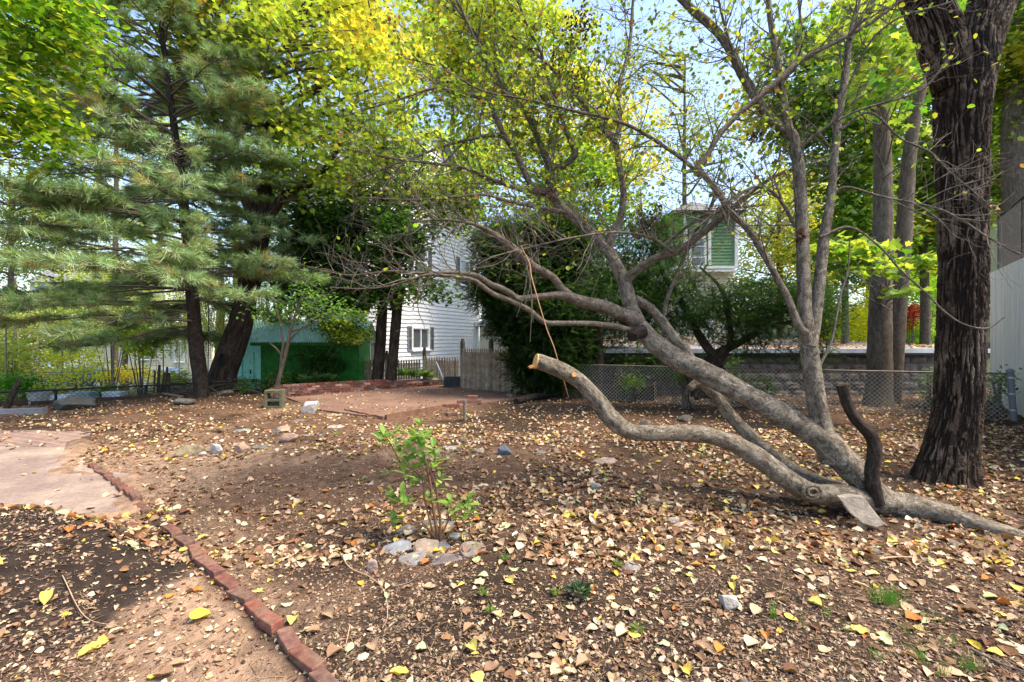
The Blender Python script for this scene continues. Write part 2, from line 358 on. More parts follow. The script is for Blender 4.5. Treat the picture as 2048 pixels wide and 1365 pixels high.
def paver(name, c1, c2, mortar, rot, bw=.2, bh=.1, dust=None, fade=.5):
    m, nt, b = mat(name); L = nt.links; tc = N(nt, 'ShaderNodeTexCoord')
    mp = N(nt, 'ShaderNodeMapping'); mp.inputs['Rotation'].default_value[2] = rot; L.new(tc.outputs['Object'], mp.inputs[0])
    br = N(nt, 'ShaderNodeTexBrick', Scale=1.0); br.inputs['Color1'].default_value = (*c1, 1); br.inputs['Color2'].default_value = (*c2, 1); br.inputs['Mortar'].default_value = (*mortar, 1)
    br.inputs['Brick Width'].default_value = bw; br.inputs['Row Height'].default_value = bh; br.inputs['Mortar Size'].default_value = .006; L.new(mp.outputs[0], br.inputs['Vector'])
    n1 = N(nt, 'ShaderNodeTexNoise', Scale=1.1, Detail=7.0, Roughness=.65); L.new(tc.outputs['Object'], n1.inputs['Vector'])
    n2 = N(nt, 'ShaderNodeTexNoise', Scale=30.0, Detail=6.0, Roughness=.7); L.new(tc.outputs['Object'], n2.inputs['Vector'])
    mx = N(nt, 'ShaderNodeMix', data_type='RGBA'); L.new(ramp(nt, [(.42, (0,0,0)), (.62, (fade+.35,)*3)], n1.outputs[0]), mx.inputs[0]); L.new(br.outputs[0], mx.inputs[6]); mx.inputs[7].default_value = (*dust, 1)
    m2 = N(nt, 'ShaderNodeMix', data_type='RGBA', blend_type='MULTIPLY'); m2.inputs[0].default_value = 1; L.new(mx.outputs[2], m2.inputs[6]); L.new(ramp(nt, [(.3, (.7,)*3), (.7, (1.25,)*3)], n2.outputs[0]), m2.inputs[7])
    L.new(m2.outputs[2], b.inputs['Base Color']); b.inputs['Roughness'].default_value = .9; b.inputs['Specular IOR Level'].default_value = .2
    bp = N(nt, 'ShaderNodeBump', Strength=.5, Distance=.006); L.new(n2.outputs[0], bp.inputs['Height']); L.new(bp.outputs[0], b.inputs['Normal'])
    return m
slab('paved_path', SLABF, .012, paver('path_paving', (.15,.095,.078), (.20,.125,.10), (.40,.31,.25), .35, .3, .15, (.30,.20,.15), .3), .1)
slab('concrete_path', SLABN, .014, paver('dusty_concrete', (.19,.135,.115), (.21,.15,.125), (.2,.14,.115), .35, 3.1, 1.6, (.36,.27,.20), .5), .1)
slab('patio', PATIO, .035, paver('patio_paving', (.155,.085,.062), (.19,.105,.08), (.11,.07,.05), .8, .2, .1, (.23,.145,.10), .4), .1)
# ================================================================ stones
def rockmesh(dx, dy, dz, seed, flat=False, col=(.3,.3,.3)):
    import bmesh
    bm = bmesh.new(); bmesh.ops.create_icosphere(bm, subdivisions=4, radius=1)
    v = np.array([q.co for q in bm.verts]); f = np.array([[q.index for q in p.verts] for p in bm.faces]); bm.free()
    r = np.random.default_rng(seed)
    # cut with random planes -> facets
    for k in range(16 if not flat else 22):
        n = r.normal(size=3)
        if flat: n[2] *= .3
        n /= np.linalg.norm(n); d = r.uniform(.5, .85); s = v@n-d; v = v-np.where(s > 0, s, 0)[:, None]*n*(1 if flat else .92)
    v[:, 2] = np.clip(v[:, 2], -.6, .45 if flat else .75)
    v = v*(1+.10*(fbm(v*2.5+seed, seed, 3)-.5)[:, None]); v = v+(.05*(fbm(v*7+seed, seed+5, 3)-.5)[:, None])
    v -= [0, 0, v[:, 2].min()]; e = v.max(0)-v.min(0); v = (v-[(v[:, 0].max()+v[:, 0].min())/2, (v[:, 1].max()+v[:, 1].min())/2, 0])/e*np.array([dx, dy, dz])
    cc = np.array(col)*(.8+.45*fbm(v*30+seed, seed+9, 3))[:, None]
    a = Acc(); a.add(v, f, cc); return a
WHT=(.55,.49,.44); PNK=(.36,.25,.20); GRY=(.24,.235,.23); TAN=(.36,.27,.18); DRK=(.11,.095,.085); MAU=(.20,.15,.14); BLU=(.17,.18,.20); BRN=(.22,.15,.11)
STONES = [ # px, py (base), width px, height px, flat, colour, tilt, label, name
 (620,832,38,26,0,WHT,.0,'large whitish pink boulder by the left corner of the patio','boulder'),
 (666,838,32,12,1,TAN,.1,'flat tan slab between the whitish boulder and the patio edging','stone'),
 (384,917,58,23,0,(.33,.26,.15),.0,'broad yellowish stone at the left end of the stone row','stone'),
 (434,914,26,24,0,(.52,.49,.46),.0,'upright pale white stone in the row left of the shrub','stone'),
 (406,917,18,9,0,WHT,.0,'small cream stone wedged between the yellowish and white stones','stone'),
 (486,907,30,22,0,(.42,.28,.2),.0,'pinkish brown stone just left of the grey slate block','stone'),
 (529,901,60,18,1,(.21,.19,.165),.05,'long grey slate block in the middle of the stone row','stone'),
 (579,892,42,18,0,(.35,.23,.17),.0,'rounded pinkish brown stone right of the slate block','stone'),
 (562,873,38,13,0,(.42,.31,.22),.0,'tan rounded stone behind the pinkish brown one','stone'),
 (487,867,32,9,1,GRY,.1,'thin grey flagstone lying alone among leaves behind the row','stone'),
 (612,876,26,8,1,GRY,.1,'small grey flat stone right of the tan rounded stone','stone'),
 (645,877,34,6,1,DRK,.05,'thin dark slate chip lying below the pale broken slab','stone'),
 (676,862,44,9,1,(.45,.42,.38),.1,'pale broken slab below the patio corner','stone'),
 (594,851,36,7,1,MAU,.1,'long thin mauve slate under the whitish boulder','stone'),
 (904,902,40,12,1,(.45,.40,.35),.12,'pale flat stone nearest the shrub top on its right','stone'),
 (927,888,20,8,0,BRN,.0,'small brown stone between pale flat stone and patio stake','stone'),
 (956,890,34,10,1,(.15,.145,.14),.1,'dark grey flat stone behind the small tan one','stone'),
 (956,915,28,11,0,(.35,.26,.2),.0,'small tan stone left of the blue grey angular stone','stone'),
 (1009,918,30,22,0,BLU,.25,'blue grey angular stone standing on its edge in leaves','stone'),
 (1083,912,36,10,1,(.19,.185,.18),.1,'grey flat stone right of the blue grey angular stone','stone'),
 (1110,910,18,8,0,TAN,.0,'little tan stone touching the right end of a grey flat stone','stone'),
 (1034,884,30,6,1,DRK,.05,'thin dark stone far behind the blue grey angular stone','stone'),
 (1134,889,28,9,1,(.27,.21,.17),.1,'brownish flat stone left of the sawn off limb bend','stone'),
 (872,914,24,9,0,(.24,.20,.15),.0,'dull stone half hidden behind the shrub leaves','stone'),
 (1209,930,54,18,1,(.33,.25,.2),.12,'large tan brown flagstone below the bend of the sawn limb','stone'),
 (1192,988,24,13,0,(.30,.28,.27),.0,'small light grey stone alone on dark soil mid right','stone'),
 (1262,1146,40,24,1,(.27,.24,.215),.05,'square grey paving fragment sunk flat in dark soil','stone'),
 (1370,1068,46,24,1,(.42,.34,.27),.18,'tan squarish stone with leaves round it under the long limb','stone'),
 (1346,1052,30,10,0,(.38,.31,.27),.0,'small pinkish stone touching the tan squarish one','stone'),
 (1456,1226,42,22,0,(.47,.42,.36),.1,'oblong cream stone in the right foreground left of the grass','stone'),
 (1370,850,36,13,0,(.12,.105,.09),.0,'dark rounded stone under the great leaning trunk','stone'),
 (1293,857,26,11,0,(.2,.17,.14),.0,'grey brown stone seen just above the sawn off limb','stone'),
 (745,1146,26,22,0,(.40,.29,.24),.0,'pinkish cube like stone below left of the slate ring','stone'),
 (1209,1266,14,20,1,(.17,.12,.095),.2,'narrow brown shard in the foreground below the rosette plant','stone'),
 (370,817,40,14,0,(.12,.11,.10),.0,'dark mossy stone at the foot of the pine trunk','stone'),
 (453,800,36,11,0,(.15,.12,.1),.0,'low brown stone at the foot of the hollow trunk','stone'),
 (143,826,78,26,0,(.13,.125,.11),.0,'big dark grey rock by the left fence','boulder'),
 (1020,799,20,8,0,(.3,.25,.2),0,'small pale stone at the right edge of the patio','stone'),
 (1545,992,20,8,0,(.2,.17,.15),0,'small stone in the gap beneath the two lower limbs','stone'),
]
RING = [ # slates laid round the shrub
 (793,1112,60,34,(.30,.30,.31),.35,'grey triangular slate propped up at the left of the shrub ring'),
 (850,1112,54,40,(.36,.27,.20),.4,'tan brown slate propped at the middle front of the shrub ring'),
 (828,1130,60,24,(.25,.225,.22),.2,'mauve slate lying under the grey triangular one'),
 (888,1130,78,16,(.17,.135,.13),.12,'long dark mauve slate at the front of the shrub ring'),
 (884,1104,34,16,(.16,.17,.2),.2,'small blue grey slate tucked behind the tan brown one'),
 (944,1113,58,28,(.23,.19,.165),.12,'flat brown slate at the right end of the shrub ring'),
 (920,1080,46,12,(.4,.37,.33),.1,'pale slate behind right of the shrub stems'),
 (815,1071,46,18,(.17,.165,.16),.25,'dark grey slate behind left of the shrub stems'),
 (872,1060,84,14,(.15,.15,.15),.15,'long dark slate standing behind the shrub stems'),
]
sid = 100
for (px, py, wd, h, fl, c, tilt, lab, nm) in STONES+[(a_, b_, c_, d_, 1, e_, f_, g_, 'slate') for a_, b_, c_, d_, e_, f_, g_ in RING]:
    sid += 7
    x, y = G(px, py); W = wd/F*y; H = h/F*y
    if fl: dz = max(.035, H*.35); dy = max(W*.55, min(W*1.0, H*2.0))
    else: dz = H*1.0+.02; dy = W*.75
    y += dy*.35; x = (px-1024)/F*y
    k_ = 1.02 if nm == 'slate' else .94; a = rockmesh(W*k_, dy*k_, dz*.95, sid, bool(fl), np.array(c)*.72)
    o = a.build(nm, M['stone']); o.location = (x, y, float(gz(x, y))-.018); o.rotation_euler = (tilt, random.uniform(-.06, .06), random.uniform(-.3, .3))
    tag(o, lab, 'stone', 'slates laid round the shrub' if nm == 'slate' else 'stones scattered over the garden')
# slab leaning on the fallen trunk
YS = 3.62; ol = [(1688,1004),(1712,1001),(1737,1004),(1745,1020),(1761,1050),(1742,1055),(1716,1047),(1699,1030)]
pv = np.array([P(px, py, YS) for px, py in ol]); n_ = len(pv); cc_ = pv.mean(0); rings = []
for k, (dy, sc) in enumerate([(-.004, .93), (.004, 1.0), (.032, 1.02), (.042, .95)]):
    q = cc_+(pv-cc_)*sc; q = q+np.array([0, dy, 0]); q[:, 1] += (q[:, 2]-cc_[2])*.55; rings.append(q+rng.normal(0, .003, q.shape))
a = Acc(); a.add(np.vstack(rings), [tuple(range(n_))[::-1], tuple(range(3*n_, 4*n_))]+[(r_*n_+i_, r_*n_+(i_+1) % n_, (r_+1)*n_+(i_+1) % n_, (r_+1)*n_+i_) for r_ in range(3) for i_ in range(n_)], (.22,.185,.145))
o = a.build('stone_slab', M['stone'], loc=tuple(cc_))
tag(o, 'speckled stone slab leaning against the base of the fallen trunk', 'stone')
# ================================================================ brick edging: every brick its own object
REDS = [(.20,.07,.045),(.155,.06,.042),(.22,.082,.055),(.125,.062,.05),(.17,.075,.058)]
def brickmesh(col, seed, L=.2, W=.068, H=.06):
    import bmesh
    bm = bmesh.new(); bmesh.ops.create_cube(bm, size=1); bmesh.ops.scale(bm, vec=(L, W, H), verts=bm.verts)
    bmesh.ops.bevel(bm, geom=bm.edges[:], offset=.003, segments=1, affect='EDGES'); bmesh.ops.triangulate(bm, faces=bm.faces[:])
    bmesh.ops.subdivide_edges(bm, edges=bm.edges[:], cuts=2, use_grid_fill=True)
    v = np.array([q.co for q in bm.verts]); f = [tuple(q.index for q in p.verts) for p in bm.faces]; bm.free()
    v = v+(fbm(v*22+seed, seed, 3)-.5)[:, None]*np.sign(v)*.010
    k = sm(.42, .62, fbm(v*14+seed, seed+4, 4))[:, None]*.75; c = np.array(col)*(.6+.6*fbm(v*35+seed, seed+2, 3))[:, None]
    a = Acc(); a.add(v, f, c*(1-k)+np.array([.17,.105,.07])*k); return a
yy = np.linspace(1.75, 5.5, 400); xx = xbrick(yy)+.03*np.sin(yy*3); sl_ = np.concatenate([[0], np.cumsum(np.hypot(np.diff(xx), np.diff(yy)))])
s = .05; k = 0
wear = ['bright red','dusty','chipped','dark stained','orange red','mud smeared','clean edged','weathered']
while s < sl_[-1]-.2:
    y = np.interp(s+.1, sl_, yy); x = np.interp(s+.1, sl_, xx); dx = np.interp(s+.2, sl_, xx)-np.interp(s, sl_, xx); dy = np.interp(s+.2, sl_, yy)-np.interp(s, sl_, yy)
    if not (3.62 < y < 3.86):
        o = brickmesh(REDS[(k*3) % 5], 60+k, L=.2 if k % 4 else .13).build('edging_brick', M['brick'])
        sink = (.045 if y < 2.9 else .046 if y < 4 else .052)+random.uniform(-.006, .006)
        o.location = (x+random.uniform(-.012, .012), y, float(gz(x, y, False))+.055-sink); o.rotation_euler = (random.uniform(-.1, .1), random.uniform(-.07, .07), math.atan2(dy, dx)+random.uniform(-.16, .16))
        n = k+1
        where = ('at the bottom edge' if y < 2.1 else 'beside the sandy path' if y < 2.9 else 'just below the gap' if y < 3.6 else 'sunken beyond the gap')
        tag(o, '%s edging brick %s, brick %d from the near end' % (wear[k % 8], where, n), 'brick', 'bricks edging the path')
    s += (.2 if k % 4 else .13)+random.uniform(.006, .035); k += 1
# ================================================================ low brick wall behind the patio
w0, w1 = np.array([-6.15, 11.75]), np.array([-2.2, 15.0]); wd = w1-w0; WL = np.linalg.norm(wd); wa = math.atan2(wd[1], wd[0])
root = thing('brick_wall', (w0[0], w0[1], 0), 'low crumbling red brick wall along the back of the patio', 'wall', wa)
a = Acc()
for r in range(6):
    x = -.1 if r % 2 else 0
    while x < WL:
        zt = .34+.05*math.sin(x*.9)-.012*x
        if r*.066+.06 < zt+random.uniform(-.03, .03):
            c = np.array(random.choice(REDS+[(.2,.12,.09),(.32,.2,.15)]))*random.uniform(.7, 1.25)
            a.box((x+.1, .0+random.uniform(-.012, .012), r*.066+.03+.006*math.sin(x*2)), (.192, .1, .056), rz=random.uniform(-.03, .03), col=c, jit=.003)
        x += .205
a.build('brickwork', M['brick'], root)
a = Acc(); 
for i in range(20):
    x0, x1 = WL*i/20, WL*(i+1)/20; a.box(((x0+x1)/2, .01, .13), (x1-x0, .07, .27+.0*i), col=(.34,.27,.22))
a.build('mortar', M['brick'], root)
# patio edging timber / bricks
def plank(name, p0, p1, wdt, h, m, label, cat, z0=0, col=None, group=None):
    p0 = np.array(p0, float); p1 = np.array(p1, float); d = p1-p0; L = np.hypot(*d[:2]); n = max(2, int(L/.12)); a = Acc()
    R = rng.normal(0, 1, 3)
    xs_ = np.linspace(0, L, n+1); v = []
    for x in xs_:
        j = rng.normal(0, .004, 2)
        v += [[x, -wdt/2+j[0], 0], [x, wdt/2+j[0], 0], [x, wdt/2+j[1], h+j[0]], [x, -wdt/2+j[1], h+j[1]]]
    fs = []
    for i in range(n):
        for q in range(4): k = (q+1) % 4; fs.append((i*4+q, i*4+k, i*4+4+k, i*4+4+q))
    fs += [(3,2,1,0), (n*4, n*4+1, n*4+2, n*4+3)]
    a.add(v, fs, col); o = a.build(name, m); o.location = (p0[0], p0[1], z0+p0[2] if len(p0) > 2 else z0); o.rotation_euler = (0, -math.atan2(d[2] if len(d) > 2 else 0, L), math.atan2(d[1], d[0]))
    return tag(o, label, cat, group)
M['oldwood'] = plain('old_grey_wood', (.155,.118,.085), .9, nscale=7, var=.45, bump=.7, bscale=30, stretch=(1, 1, 1), bdist=.01)
M['darkwood'] = plain('dark_wet_wood', (.045,.028,.018), .85, nscale=9, var=.5, bump=.7, bscale=40)
M['redwood'] = plain('red_brown_timber', (.17,.09,.055), .85, nscale=9, var=.35, bump=.5, bscale=40)
plank('edging_board', G(690, 829), G(768, 845), .05, .06, M['redwood'], 'thin red brown board edging the patio on its left side', 'board', -.0)
plank('edging_board', G(771, 845), G(884, 824), .06, .10, M['redwood'], 'thin red brown board edging the patio toward the viewer', 'board', -.0)
for i, (px, py, L, z, r, lab) in enumerate([(900, 822, .42, .0, .16, 'left sunken brick block of the broken patio border'), (938, 815, .55, .02, .2, 'long reddish block in the broken patio border'), (945, 814, .24, .125, .15, 'loose brick lying on top of the broken patio border'), (903, 838, .2, .0, .5, 'half buried brick in the leaves below the patio border')]):
    o = brickmesh(REDS[i % 5] if i != 1 else (.2,.1,.075), 300+i, L, .13, .1 if i < 2 else .065).build('border_brick', M['brick']); g = G(px, py); o.location = (g[0], g[1], .045+z); o.rotation_euler[2] = r
    tag(o, lab, 'brick')
x, y = G(929, 846); a = Acc(); tube(a, [(x, y, -.1), (x, y, .15), (x+.01, y, .375)], [.032,.033,.03], 6, 6, .15, 3)
tag(sub(a, 'wooden_stake', M['mbark'], bpy.data.objects.new('tmp', None), True) if 0 else a.build('wooden_stake', M['oldwood']), 'short wooden stake standing in front of the broken patio border', 'stake')
a = Acc(); p = [np.append(G(1032, 813), .05), np.append(G(1070, 806), .09), np.append(G(1115, 800), .07), np.append(G(1150, 796), .05)]; tube(a, p, [.08,.085,.07,.05], 10, 16, .15, 5)
tag(a.build('log', M['pbark'], smooth=True), 'thin bark covered log lying at the right end of the patio', 'log')
# cinder block
root = thing('cinder_block', (*G(550, 822), 0), 'mossy hollow cinder block standing on end with the sapling behind it', 'concrete block', .12)
a = Acc(); c = (.12,.115,.07); W, H, D, t = .37, .40, .2, .055
for q in [((-W/2+t/2, 0, H/2), (t, D, H)), ((W/2-t/2, 0, H/2), (t, D, H)), ((0, 0, H-t/2), (W-2*t, D-.004, t)), ((0, 0, H*.47), (W-2*t, D-.004, t)), ((0, 0, .03), (W-2*t, D-.004, t)), ((0, .07, H*.25), (W-2*t, .04, H*.4))]:
    a.box(*q, col=c, jit=.003)
a.build('block_shell', M['stone'], root)
# shovel / pipe and dark bin by the fence
x, y = G(910, 781); Yb = 14.2
root = thing('dark_tub', ((906-1024)/F*Yb, Yb, .03), 'dark rectangular metal tub in the corner by the picket fence', 'tub', .1)
a = Acc()
for q in [((0,-.2,.16),(.55,.02,.3)), ((0,.2,.16),(.55,.02,.3)), ((-.27,0,.16),(.02,.38,.3)), ((.27,0,.16),(.02,.38,.3)), ((0,0,.02),(.5,.38,.03))]: a.box(*q)
M['darkmetal'] = plain('dark_metal', (.03,.03,.03), .6, .3, nscale=12, var=.5)
a.build('tub_shell', M['darkmetal'], root)
a = Acc(); p0, p1 = P(892, 776, 14.0), P(872, 729, 14.1); tube(a, [p0, (p0+p1)/2, p1], [.03,.03,.026], 8, 6)
M['galv'] = plain('galvanised_metal', (.42,.43,.44), .45, .6, nscale=15, var=.3, bump=.2)
M['rustmetal'] = plain('dull_dark_galvanised', (.17,.145,.12), .6, .4, nscale=30, var=.6, bump=.4)
tag(a.build('metal_pipe', M['galv'], smooth=True), 'pale metal pipe leaning over the dark tub', 'pipe')
# ================================================================ picket fence
M['picket'] = vcol('picket_wood', .9, nscale=6, var=.4, bump=.5, bdist=.005)
def picket(p0, p1, z0, z1a, z1b, label, posts=(), pw=.075, gap=.012):
    p0 = np.array(p0); p1 = np.array(p1); L = np.hypot(*(p1-p0)); an = math.atan2(*(p1-p0)[::-1])
    root = thing('picket_fence', (*p0, 0), label, 'fence', an, 'weathered picket fence sections by the white house')
    n = int(L/(pw+gap))
    for i in range(n):
        x = (i+.5)*(pw+gap); h = z1a+(z1b-z1a)*x/L+random.uniform(-.008, .008); c = np.array((.27,.215,.155))*random.uniform(.7, 1.25)*(np.array([1, .97, .93]) if i % 3 else 1)
        a = Acc(); w_ = pw/2; t = .01
        pr = [(-w_, z0), (w_, z0), (w_, h-.13), (w_*.45, h-.115), (w_*.75, h-.08), (0, h), (-w_*.75, h-.08), (-w_*.45, h-.115), (-w_, h-.13)]
        k = len(pr); v = [(x+q, -t, z) for q, z in pr]+[(x+q, t, z) for q, z in pr]
        a.add(v, [tuple(range(k)), tuple(range(2*k-1, k-1, -1))]+[(j, (j+k), (j+1) % k+k, (j+1) % k) for j in range(k)], c)
        a.build('picket', M['picket'], root)
    for zz in (.25, .7):
        a = Acc(); a.box((L/2, .035, z0+(z1a-z0)*zz), (L, .04, .08), col=(.12,.095,.07)); a.build('rail', M['picket'], root)
    for x in posts:
        a = Acc(); h = z1a+(z1b-z1a)*x/L; a.box((x, .06, (z0+h+.2)/2), (.1, .1, h+.2-z0), col=(.1,.08,.06)); a.box((x, .06, h+.24), (.07, .07, .08), col=(.1,.08,.06)); a.build('post', M['picket'], root)
def XY(px, Y): return ((px-1024)/F*Y, Y)
def ZZ(py, Y): return CAMZ-(py-685)/F*Y
picket(XY(921, 13.9), XY(1062, 12.2), 0, ZZ(701, 13.9), ZZ(703, 12.2), 'tall weathered picket fence section beside the dark yew', (.03, 1.2))
picket(XY(846, 14.9), XY(918, 14.7), -.2, ZZ(717, 14.9), ZZ(719, 14.7), 'middle picket fence section under the shuttered window', (.03,))
picket(XY(708, 15.2), XY(845, 15.05), -.4, ZZ(724, 15.2), ZZ(723, 15.0), 'lowest picket fence section behind the twin dark trunks', (1.1,))
plank('sleeper', XY(800, 14.6)+(.13,), XY(915, 14.3)+(.2,), .14, .06, M['oldwood'], 'grey timber sleeper lying behind the brick wall under the fence', 'board')
# ================================================================ houses
def lap(a, x0, x1, z0, z1, y=0, e=.165, d=.034, col=None, ends=None):
    """clapboards on the wall plane y (outside is -y); ends(z) may narrow the run for a gable"""
    z = z0; mi = 0
    while z < z1-.01:
        zt = min(z+e, z1); xa, xb = (x0, x1) if ends is None else ends((z+zt)/2)
        if xb-xa > .1: a.add([(xa,y-d,z),(xb,y-d,z),(xb,y,zt),(xa,y,zt),(xa,y,z),(xb,y,z)], [(0,1,2,3),(4,5,1,0)], col)
        z += e
def lapholes(a, x0, x1, z0, z1, holes, **k):
    bx = sorted({x0, x1, *[h[0] for h in holes], *[h[1] for h in holes]})
    for xa, xb in zip(bx[:-1], bx[1:]):
        segs = [(z0, z1)]
        for h in holes:
            if h[0] < xb-1e-6 and h[1] > xa+1e-6: segs = [s for (p, q) in segs for s in ((p, min(q, h[2])), (max(p, h[3]), q)) if s[1]-s[0] > .02]
        for p, q in segs: lap(a, xa, xb, p, q, **k)
def framebox(a, x0, x1, z0, z1, t, y0, y1, col=None):
    for q in [((x0+x1)/2, z1-t/2, x1-x0, t), ((x0+x1)/2, z0+t/2, x1-x0, t)]: a.box((q[0], (y0+y1)/2, q[1]), (q[2], y1-y0, q[3]), col=col)
    for x in (x0+t/2, x1-t/2): a.box((x, (y0+y1)/2, (z0+z1)/2), (t, y1-y0-.004, z1-z0-2*t), col=col)
M['white'] = plain('white_vinyl', (.68,.68,.70), .55, nscale=1.5, var=.05, bump=.05)
M['cream'] = plain('cream_vinyl', (.70,.62,.47), .6, nscale=1.5, var=.06, bump=.05)
M['trim'] = plain('white_trim', (.82,.82,.82), .5, nscale=3, var=.04, bump=.05)
M['green_shingle'] = plain('green_shingle', (.17,.30,.17), .8, nscale=6, var=.15, bump=.3)
M['shutter'] = plain('grey_shutter', (.17,.18,.20), .7, nscale=6, var=.12, bump=.1)
M['roofgrey'] = plain('grey_roof', (.20,.20,.21), .9, nscale=3, var=.2, bump=.5)
M['darkroom'] = plain('dark_interior', (.05,.042,.035), .9, nscale=2, var=.5, bump=0)
m, nt, b = mat('window_glass'); b.inputs['Base Color'].default_value = (.09,.095,.1,1); b.inputs['Roughness'].default_value = .08; b.inputs['Metallic'].default_value = .0; b.inputs['Specular IOR Level'].default_value = 1.0
M['glass'] = m
def window(root, x0, x1, z0, z1, y=0, mull=1, hbar=0, shutters=0, t=.07):
    a = Acc(); framebox(a, x0, x1, z0, z1, t, y-.06, y+.03); a.box(((x0+x1)/2, y-.08, z0-.02), (x1-x0+.1, .12, .05)); f = a.build('window', M['trim'], root)
    a = Acc()
    for i in range(mull): a.box((x0+(x1-x0)*(i+1)/(mull+1), y-.015, (z0+z1)/2), (.06, .05, z1-z0-2*t))
    for i in range(hbar): a.box(((x0+x1)/2, y-.01, z0+(z1-z0)*(i+1)/(hbar+1)), (x1-x0-2*t, .04, .05))
    framebox(a, x0+t, x1-t, z0+t, z1-t, .035, y-.02, y+.02)
    a.build('sash', M['trim'], f)
    a = Acc(); a.box(((x0+x1)/2, y+.025, (z0+z1)/2), (x1-x0-2*t, .01, z1-z0-2*t)); a.build('pane', M['glass'], f)
    if shutters:
        for s_ in (-1, 1):
            xc = (x0 if s_ < 0 else x1)+s_*(shutters/2+.02); a = Acc(); framebox(a, xc-shutters/2, xc+shutters/2, z0-.02, z1+.02, .06, y-.06, y-.02)
            n = 22
            for i in range(n): zz = z0+.05+(z1-z0-.1)*(i+.5)/n; a.box((xc, y-.035, zz), (shutters-.12, .012, (z1-z0)/n*.95), R=Matrix.Rotation(.5, 3, 'X'))
            a.box((xc, y-.035, (z0+z1)/2), (shutters, .045, .07)); a.build('shutter', M['shutter'], root)
# white house
th = math.atan2(.91, .42)
ow = np.array([-3.82-3.2*.42, 19-3.2*.91]); L = 8.05
root = thing('white_house', (ow[0], ow[1], -.8), 'tall white clapboard house with grey shutters behind the picket fence', 'house', th)
tw = 3.2; Hh = 8.8
wx0, wx1, wz0, wz1 = tw-.62, tw+.62, 1.87, 2.83
holes = [(wx0, wx1, wz0, wz1), (.1, .9, 1.25, 2.3), (tw-.5, tw+.45, 4.9, 6.2), (.4, 1.2, 4.0, 5.2), (6.3, 7.2, 4.9, 6.2)]
a = Acc(); lapholes(a, .0, L, 0, Hh, holes); 
a.add([(0,.06,0),(L,.06,0),(L,.06,Hh),(0,.06,Hh)], [(0,1,2,3)])
a.box((L/2, 1.5, -.3), (L, 2.8, .6))
a.build('wall', M['white'], root)
for x in (0, L): a = Acc(); a.box((x, .0, Hh/2), (.14, .1, Hh)); a.build('corner_board', M['trim'], root)
# gable end with its roof, other walls
a = Acc(); lap(a, 0, L, Hh, Hh+2.6, ends=lambda z: ((z-Hh)*L/2/2.6, L-(z-Hh)*L/2/2.6)); a.build('gable', M['white'], root)
a = Acc()
for x in (0, L): a.add([(x,0.02,0),(x,3,0),(x,3,Hh),(x,.02,Hh)], [(0,1,2,3)])
a.add([(0,3,0),(L,3,0),(L,3,Hh),(0,3,Hh)], [(0,1,2,3)]); a.build('wall', M['white'], root)
a = Acc(); e = .4
for s_ in (0, 1):
    xa, xb = (-.4, L/2) if s_ == 0 else (L+.4, L/2); za, zb = Hh-.2, Hh+2.75
    a.add([(xa,-e,za),(xb,-e,zb),(xb,3.3,zb),(xa,3.3,za),(xa,-e,za-.14),(xb,-e,zb-.14),(xb,3.3,zb-.14),(xa,3.3,za-.14)], [(0,1,2,3),(7,6,5,4),(0,4,5,1),(3,2,6,7),(0,3,7,4)])
a.build('roof', M['roofgrey'], root)
window(root, wx0, wx1, wz0, wz1, 0, 1, 0, .27); window(root, .1, .9, 1.25, 2.3); window(root, tw-.5, tw+.45, 4.9, 6.2, 0, 0, 1, .3); window(root, .4, 1.2, 4.0, 5.2, 0, 0, 1); window(root, 6.3, 7.2, 4.9, 6.2, 0, 0, 1, .3)
# cream porch wing at the far corner
cx, cy = ow[0]+L*.42, ow[1]+L*.91
wing = thing('cream_house', (cx+.1, cy+.3, -.8), 'cream clapboard house wing with white eave right of the white house', 'house', -.12)
a = Acc(); lap(a, 0, 9, 0, 3.0, y=0); a.box((4.5, 2, 1.5), (9, 3.9, 3.0)); a.build('wall', M['cream'], wing)
a = Acc(); a.box((4.5, 1.6, 3.1), (9.2, 4.6, .22)); a.build('eave', M['trim'], wing)
a = Acc(); lap(a, 0, 9, 3.25, 5.6, y=.5); a.build('wall', M['white'], wing)
# green and cream house on the right
Yh = 23.0; k_ = F/Yh
def lx(px): return (px-1416)/k_
def lz(py): return (685-py)/k_+CAMZ+.6
hb = thing('green_house', ((1416-1024)/k_, Yh, -.6), 'green shingled house over a cream clapboard storey with white trim', 'house', 0)
a = Acc(); lapholes(a, lx(1240), lx(1478), 0, lz(545), [], y=.5); a.add([(lx(1240),.56,0),(lx(1478),.56,0),(lx(1478),.56,lz(545)),(lx(1240),.56,lz(545))], [(0,1,2,3)])
a.add([(lx(1478),.5,0),(lx(1478)+2.2,5.2,0),(lx(1478)+2.2,5.2,lz(560)),(lx(1478),.5,lz(545))], [(0,1,2,3)]); a.build('wall', M['cream'], hb)
a = Acc(); lapholes(a, lx(1350), lx(1468), lz(540), lz(430), [(lx(1378), lx(1412), lz(541), lz(478))], y=0, e=.16); a.box((lx(1409), 2, (lz(540)+lz(430))/2), (2.9, 3.7, lz(430)-lz(540))); a.build('upper_wall', M['green_shingle'], hb)
a = Acc(); a.box((lx(1409), .15, lz(541)), (3.1, .7, .12)); a.box((lx(1471), -.02, lz(486)), (.16, .2, 2.7)); a.box((lx(1370), -.04, lz(486)), (.18, .1, 2.5)); a.box((lx(1418), -.04, lz(486)), (.14, .1, 2.5)); a.box((lx(1428), .46, 1.9), (.12, .1, 3.6))
a.box((lx(1409), .2, lz(548)), (3.0, .9, .1)); a.build('trim', M['trim'], hb)
window(hb, lx(1378), lx(1412), lz(541), lz(478), 0, 0, 2, t=.1)
